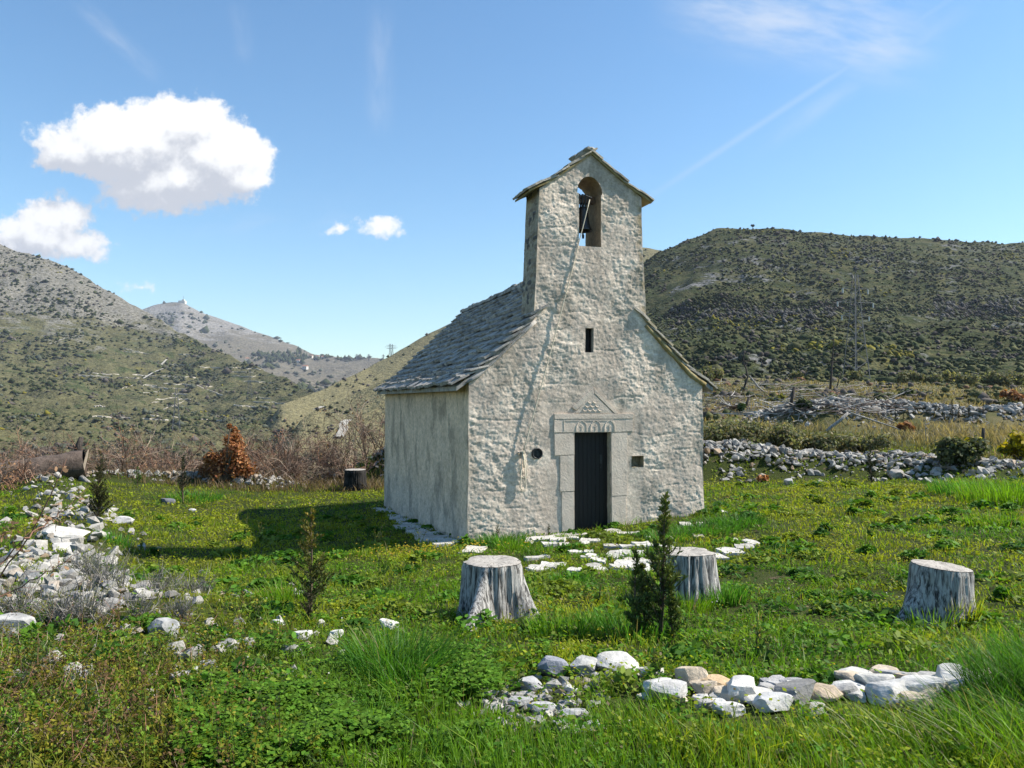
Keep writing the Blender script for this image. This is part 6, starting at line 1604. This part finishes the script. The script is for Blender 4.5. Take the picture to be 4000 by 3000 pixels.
# bare thicket on the left edge of the terrace
TW_C = [(.20, .13, .09), (.15, .10, .075), (.26, .20, .15), (.22, .12, .075)]
spots = [(x, 1855 + rb.uniform(-25, 30), rb.uniform(200, 320)) for x in np.linspace(-20, 1500, 36)]
spots += [(-20, 1880, 170), (95, 1885, 120)]
for i, (a, b, h) in enumerate(spots):
    if 780 < a < 930: h *= .6
    dep = rb.uniform(28.5, 33.5) if i < 36 else rb.uniform(21.5, 23.2); X = (a - 2000) / 3000. * dep; p = np.array([X, dep, g1(X, dep)]); H = h * dep / 3000.
    S = empty('bare_shrub', tuple(p)); tag(S, 'leafless brown shrub in the thicket along the left meadow edge', 'bare shrub', 'leafless thicket shrubs'); mb = MB(); tips = []
    for _ in range(int(rb.integers(12, 18))):
        c = np.array(TW_C[int(rb.integers(4))]) * rb.uniform(.7, 1.3)
        limb(mb, rb.normal(0, .22, 3) * [1, 1, 0], (rb.normal(0, .55), rb.normal(0, .55), 1), H * rb.uniform(.5, 1.05) * .7, .02, 2, rb, c, .35, (4, 7), .58, 0, 3, tips)
    mb.build('twigs', M['twig'], S)
    if i % 3 == 0 and tips:
        lf = MB(); t_ = np.array(tips)[rb.integers(0, len(tips), 90)]; leaflets(lf, t_ + rb.normal(0, .03, t_.shape), rb.uniform(.02, .04, len(t_)), rb.normal(size=t_.shape), np.array([.30, .17, .08]) * rb.uniform(.6, 1.3, (len(t_), 1)), 4, elong=1.5); lf.build('withered_leaves', M['dryleaf'], S)
# grey twig shrublets at left
SHL = [(420, 2300, 200, 150), (340, 2270, 120, 130), (620, 2330, 190, 110), (760, 2330, 170, 100), (330, 2440, 170, 150), (230, 2460, 130, 160), (60, 2420, 140, 150), (540, 2420, 110, 90), (700, 2420, 90, 80)]
for i, (a, b, w, h) in enumerate(SHL):
    p = Pg(a, b); sc = p[1] / 3000.; S = empty('twiggy_shrub', tuple(p)); tag(S, 'dry grey twiggy shrublet, %s from the left on the low stone bank' % rank([c[0] for c in SHL])[i], 'shrublet', 'grey twiggy shrublets'); mb = MB()
    for _ in range(95):
        L = h * sc * rb.uniform(.5, 1.1); dd = np.array([rb.normal(0, .42), rb.normal(0, .42), 1.0]); c = np.array([.23, .215, .20]) * rb.uniform(.5, 1.3) if rb.random() < .75 else np.array([.15, .15, .06])
        limb(mb, rb.normal(0, .16, 3) * [w * sc, w * sc, 0], dd, L, .0032, 1, rb, c, .2, (1, 4), .5, 0, 3)
    mb.build('twigs', M['twig'], S)
# dead-leaved oak shoots close to the camera at left
for j, (lab, lines) in enumerate([('long reddish shoot with a dry leaf tip crossing the left edge', [[(-120, 2420), (0, 2245), (130, 2060), (225, 1890), (262, 1790)], [(100, 2100), (190, 2040), (300, 1945)]]), ('low dark oak shoots with withered leaves at the left edge', [[(-150, 2420), (60, 2300), (200, 2230), (300, 2165)], [(-100, 2320), (20, 2180), (120, 2080), (250, 2030)], [(-100, 2150), (0, 2100), (60, 2060)]])]):
    dep = 5.2 + j * .5; S = empty('oak_shoot', tuple(at_depth(-140, 2420, dep))); tag(S, lab, 'shoot'); base = np.array(S.location); mb, lf = MB(), MB()
    mb.tube([np.array([base[0], base[1], g1(base[0], base[1])]) - base, np.zeros(3)], .008, 5, (.12, .06, .04))
    for ln in lines:
        P_ = np.array([at_depth(a, b, dep + rb.uniform(-.15, .15)) for a, b in ln]) - base
        ts = np.linspace(0, len(P_) - 1, 14); pp = np.stack([np.interp(ts, np.arange(len(P_)), P_[:, k]) for k in range(3)], 1) + rb.normal(0, .008, (14, 3))
        mb.tube(pp, np.linspace(.007, .002, 14), 5, (.17, .09, .06), cap=False)
        for _ in range(9):
            i = int(rb.integers(4, 14)); limb(mb, pp[i], rb.normal(0, 1, 3) + [0, 0, .4], .10, .0022, 0, rb, (.15, .08, .055), .3)
            if rb.random() < .55: q = pp[i] + rb.normal(0, .03, (3, 3)); leaflets(lf, q, rb.uniform(.008, .016, 3), rb.normal(size=(3, 3)), np.array([.27, .165, .10]) * rb.uniform(.6, 1.3, (3, 1)), 6, elong=1.6)
    mb.build('twigs', M['twig'], S); lf.build('withered_leaves', M['dryleaf'], S)
# dry grass field, rough tussocks and scrub tufts behind the rubble wall
mb = MB(); n = 46000; y = 24.5 + 75 * rb.random(n) ** 1.7; x = y * rb.uniform(.17, .72, n); keep = (fbm(x * .25, y * .25, 3, 3) + rb.normal(0, .3, n) > -.35)
d_, t_ = seg_dist(x, y, BANK_F[0]); keep &= d_ > 1.5; d_, t_ = seg_dist(x, y, BANK_R[0]); keep &= d_ > 1.3
x, y = x[keep], y[keep]; n = len(x); dry = sstep(-.2, .4, fbm(x * .12 + 4, y * .12, 8, 3) + .6 * sstep(16, 24, x) * sstep(46, 36, y) + rb.normal(0, .15, n))[:, None]
c = (np.array([.120, .112, .045]) * (1 - dry) + np.array([.27, .21, .125]) * dry) * rb.uniform(.6, 1.35, (n, 1))
h = rb.lognormal(0, .35, n) * (.16 + .22 * dry[:, 0]); ribbons(mb, np.stack([x, y, G(x, y) - .02], 1), h, (.0012 * y) * rb.uniform(.6, 1.4, n), rb.uniform(0, 3.14, n), h * rb.uniform(.2, .9, n), rb.uniform(0, 6.28, n), c, 2)
tag(mb.build('dry_grass', M['grass']), 'straw coloured dry grass behind the rubble wall on the right', 'grass', kind='stuff')
n = 2600; y = 32 + 75 * rb.random(n); x = y * rb.uniform(.18, .75, n); k = fbm(x * .15 + 2, y * .15, 9, 3) + rb.normal(0, .2, n) > .1; x, y = x[k], y[k]; n = len(x)
d_, t_ = seg_dist(x, y, BANK_F[0]); k = (d_ > 1.5) & ~((y < 44) & (x > 12)); x, y = x[k], y[k]; n = len(x)
blobs('low_scrub', x, y, G(x, y), rb.uniform(.12, .45, n), pick(n, [OLIVE, GREYBR * 1.2, GREEN_M, np.array([.15, .085, .05])], [3, 3, 2, 1], rb), M['scrub'], 'low brown and olive scrub on the cleared slope', 'scrub', .7)
mb = MB(); n = 30000; y = rb.uniform(26, 40, n); x = y * rb.uniform(-.72, -.12, n); k = rb.random(n) < .8; x, y = x[k], y[k]; n = len(x); h = rb.lognormal(0, .35, n) * .26
ribbons(mb, np.stack([x, y, G(x, y) - .02], 1), h, np.full(n, .028), rb.uniform(0, 3.14, n), h * rb.uniform(.2, .9, n), rb.uniform(0, 6.28, n), (np.array([.22, .16, .10]) if True else 0) * rb.uniform(.5, 1.4, (n, 1)) * np.where(rb.random(n) < .3, .6, 1)[:, None], 2)
tag(mb.build('dry_undergrowth', M['grass']), 'brown dry undergrowth beneath the left thicket', 'undergrowth', kind='stuff')

# ================================================================== far things
def pylon(name, label, base, H, wid, arms, k=5, yaw=.3, ins=False, s=1.0, lines=False):
    S = empty(name, tuple(base), yaw); tag(S, label, 'pylon', 'power line pylons'); mb = MB(); W = H * .085
    def wd(z): return W * (1 - .93 * z / H) if z < H * .6 else W * (1 - .93 * .6) * (1 - (z / H - .6) * 1.6) + .06
    zs = np.linspace(0, H, 13)
    cor = [(1, 1), (-1, 1), (-1, -1), (1, -1)]
    for a, b in cor: mb.tube([(a * wd(z), b * wd(z), z) for z in zs], wid, 3, cap=False)
    mb.build('legs', M['steel'], S); mb = MB()
    for i in range(12):
        z0, z1 = zs[i], zs[i + 1]
        for q in range(4):
            a, b = cor[q], cor[(q + 1) % 4]
            mb.tube([(a[0] * wd(z0), a[1] * wd(z0), z0), (b[0] * wd(z1), b[1] * wd(z1), z1)] if (i + q) % 2 else [(b[0] * wd(z0), b[1] * wd(z0), z0), (a[0] * wd(z1), a[1] * wd(z1), z1)], wid * .7, 3, cap=False)
    mb.build('lattice_bracing', M['steel'], S)
    for (f, L) in arms:
        for sg in (-1, 1):
            mb = MB(); z = H * f; mb.tube([(sg * wd(z), 0, z), (sg * L, 0, z)], wid * .9, 3, cap=False); mb.tube([(sg * wd(z), 0, z + H * .035), (sg * L, 0, z)], wid * .7, 3, cap=False); mb.build('cross_arm', M['steel'], S)
            if ins: mb = MB(); mb.tube([(sg * L, 0, z), (sg * L, 0, z - H * .045)], wid * 1.6, 6); mb.build('insulator', M['glass_ins'], S)
    return S
A3 = [(.60, 4.6), (.73, 6.0), (.86, 4.2)]
b_ = hill_r.at(3345, 1480); pylon('pylon', 'big lattice pylon in front of the right hill', b_, 410 * b_[1] / 3000., .12, [(f, L * .9) for f, L in A3], ins=True)
b_ = hill_l.at(690, 1690); pylon('pylon', 'thin pylon standing low on the left mountain slope', b_, 175 * b_[1] / 3000., .13, A3)
b_ = hill_l.at(975, 1560); pylon('pylon', 'smaller pylon in the valley right of the low slope pylon', b_, 115 * b_[1] / 3000., .14, A3)
for (px, py, h, lab) in [(1523, 1392, 50, 'left of the paired pylons on the spur skyline'), (1532, 1388, 44, 'right of the paired pylons on the spur skyline')]:
    b_ = hill_s.at(px, py); pylon('pylon', 'tiny pylon, ' + lab, b_, h * b_[1] / 3000., .12, A3)
for (px, py, h, lab) in [(1393, 1408, 26, 'far left tiny pylon on the low skyline'), (1440, 1408, 26, 'middle tiny pylon on the low skyline'), (1497, 1408, 24, 'tiny pylon nearest the spur on the low skyline')]:
    b_ = hill_f.at(px, py); pylon('pylon', lab, b_, h * b_[1] / 3000., .5, [(f, L * 1.2) for f, L in A3])
def house(hill, px, py, wpx, hpx, label, wall='housewall', roof='houseroof', group='village houses', floors=1):
    b_ = hill.at(px, py); s = b_[1] / 3000.; W, H = wpx * s, hpx * s; D = W * .7
    S = empty('house', tuple(b_), rb.uniform(-.5, .5)); tag(S, label, 'house', group)
    mb = MB(); mb.box((0, 0, H * .3), (W, D, H * 1.1)); mb.build('wall', M[wall], S)
    mb = MB(); z = H * .85; V = np.array([(-W * .53, -D * .55, z), (W * .53, -D * .55, z), (W * .53, D * .55, z), (-W * .53, D * .55, z), (-W * .53, 0, z + H * .4), (W * .53, 0, z + H * .4)])
    mb.add(V, [np.array([[0, 1, 5, 4], [2, 3, 4, 5], [3, 2, 1, 0]]), np.array([[0, 4, 3], [1, 2, 5]])]); mb.build('roof', M[roof], S)
    for k in (-.25, .25):
        mb = MB(); mb.box((W * k, -D * .5 - .03, H * .45), (W * .14, .1, H * .3)); mb.build('window', M['housewin'], S)
    return S
for (px, py, w, h, lab) in [(965, 1408, 14, 9, 'leftmost white house of the distant village'), (1165, 1418, 16, 12, 'white house right of the village cypresses'), (1192, 1442, 20, 13, 'lowest white house of the village'), (1215, 1397, 14, 9, 'small house high at the right end of the village'), (1240, 1398, 12, 8, 'house on the low skyline, left one'), (1262, 1400, 14, 8, 'house on the low skyline, right one'), (1150, 1400, 12, 8, 'tiny house above the white house'), (1320, 1404, 16, 7, 'house at the far right of the village ridge'), (1080, 1395, 14, 9, 'house among the village cypresses')]:
    house(hill_f, px, py, w, h, 'tiny ' + lab if 'tiny' not in lab else lab)
b_ = hill_f.at(709, 1182); S = empty('fort', tuple(b_)); tag(S, 'tiny pale fort on top of the distant peak', 'fort'); s = b_[1] / 3000.
mb = MB(); mb.box((0, 0, 2 * s), (26 * s, 16 * s, 12 * s)); mb.build('wall', M['housewall'], S); mb = MB(); mb.box((4 * s, 0, 8 * s), (9 * s, 9 * s, 10 * s)); mb.build('tower', M['housewall'], S); mb = MB(); mb.tube([(4 * s, 0, 12 * s), (4 * s, 0, 28 * s)], .6 * s, 4); mb.build('mast', M['steel'], S)
n = 120; X, Y, Z = [], [], []
for px, py in zip(rb.normal(1090, 60, n), rb.normal(1402, 12, n)):
    p = hill_f.at(px, py); X.append(p[0]); Y.append(p[1]); Z.append(p[2])
blobs('village_trees', np.array(X), np.array(Y), np.array(Z), rb.uniform(4, 9, n), pick(n, [GREEN_D, GREEN_M], [3, 1], rb), M['scrub'], 'dark trees around the distant village', 'trees', 1.5)
# terraces and tracks of the left mountain
for i, (x0, y0, x1, y1) in enumerate([(640, 1498, 830, 1510), (560, 1535, 650, 1530), (600, 1560, 700, 1555), (590, 1572, 640, 1570), (640, 1600, 720, 1568), (480, 1362, 580, 1385), (470, 1372, 560, 1378), (880, 1435, 1000, 1442), (870, 1455, 990, 1455), (900, 1470, 1000, 1470), (770, 1510, 870, 1545), (700, 1382, 800, 1395), (450, 1520, 520, 1505), (520, 1500, 620, 1508)] + [(x_, y_, x_ + w_, y_ + w_ * .06) for x_, y_, w_ in zip(rb.uniform(300, 1000, 22), rb.uniform(1420, 1640, 22), rb.uniform(40, 150, 22))]):
    pts = np.array([hill_l.at(a, b) for a, b in zip(np.linspace(x0, x1, 9), np.linspace(y0, y1, 9) + rb.normal(0, 1.5, 9))]); S = empty('terrace_wall', tuple(pts[0])); tag(S, 'pale stone terrace wall %s on the left mountain' % ('just below the highest' if i == 6 else ['of the middle slope', 'shortest at left', 'left of the low pylon', 'under the short one', 'rising beside the low pylon', 'highest up', '', 'top one in the valley', 'second one in the valley', 'lowest one in the valley', 'sloping down to the right', 'near the far ridge', 'leftmost of all', 'ending at the middle slope'][i] if i < 14 else 'among the small terraces'), 'terrace wall', 'terrace walls of the left mountain')
    mb = MB(); q = pts - pts[0]; mb.add(np.vstack([q + [0, -.6, -.8], q + [0, -.6, .7], q + [0, .9, .8]]), [np.array([[j, j + 1, 10 + j, 9 + j] for j in range(8)] + [[9 + j, 10 + j, 19 + j, 18 + j] for j in range(8)])]); mb.build('wall_face', M['terrace'], S)
def track(name, label, hill, pix, w):
    P_ = np.array([hill.at(a, b) for a, b in pix]); ts = np.linspace(0, len(P_) - 1, 30); pp = np.stack([np.interp(ts, np.arange(len(P_)), P_[:, k]) for k in range(3)], 1)
    tg = np.gradient(pp, axis=0); tg[:, 2] = 0; tg /= np.linalg.norm(tg, axis=1)[:, None]; nn = np.stack([-tg[:, 1], tg[:, 0], 0 * ts], 1)
    V = np.vstack([pp - nn * w / 2 + [0, 0, .7], pp + nn * w / 2 + [0, 0, .7]]); o = link(name, mesh_np(name, V, np.array([[j, j + 1, 31 + j, 30 + j] for j in range(29)]), M['track'])); tag(o, label, 'track', kind='structure')
track('gravel_road', 'white gravel road curving up the valley left of the chapel', hill_3, [(1325, 1715), (1338, 1695), (1345, 1680), (1340, 1668), (1348, 1655), (1362, 1648)], 2.4)
track('gravel_road', 'white bend of the road higher on the lower spur', hill_2, [(1232, 1604), (1245, 1597), (1262, 1590)], 3.0)
track('dirt_track', 'pale dirt track winding between the terraces', hill_l, [(560, 1480), (600, 1455), (640, 1440), (630, 1425), (650, 1405)], 2.2)
track('dirt_track', 'short pale dirt scar high on the left mountain', hill_l, [(190, 1345), (230, 1330), (260, 1322)], 3.0)
# lone pine on the crest
b_ = hill_r.at(2945, 889); S = empty('pine_tree', tuple(b_)); tag(S, 'lone little pine on the crest of the right hill', 'tree'); s = b_[1] / 3000.
mb = MB(); mb.tube([(0, 0, -2), (0, 0, 12 * s)], [.35, .2], 5, (.1, .07, .05)); mb.build('trunk', M['twig'], S)
lf = MB(); n = 500; c = rb.normal(0, 1, (n, 3)) * np.array([4.2, 4.2, 3.0]) * s * .55 + np.array([0, 0, 14 * s]); leaflets(lf, c, rb.uniform(.25, .5, n), rb.normal(size=(n, 3)), np.array([.03, .04, .018]) * rb.uniform(.6, 1.4, (n, 1)), 4); lf.build('crown', M['scrub'], S)
# ------------------------------------------------------------------ air
def haze():
    x0, x1, y0, y1, z0, z1 = -2600., 2600., -200., 5200., -140., 640.
    mb = MB(); mb.box(((x0 + x1) / 2, (y0 + y1) / 2, (z0 + z1) / 2), (x1 - x0, y1 - y0, z1 - z0))
    m, t = mat_new('valley_air'); v = t.n('ShaderNodeVolumePrincipled'); v.inputs['Color'].default_value = (.72, .82, 1, 1); v.inputs['Density'].default_value = HAZE; v.inputs['Anisotropy'].default_value = .1
    out = t.n('ShaderNodeOutputMaterial'); t.link(v.outputs[0], out.inputs['Volume'])
    o = mb.build('haze', m); tag(o, 'faint blue haze in the valley air', 'haze', kind='stuff')
HAZE = 7e-5
USE_HAZE = True
if USE_HAZE: haze()
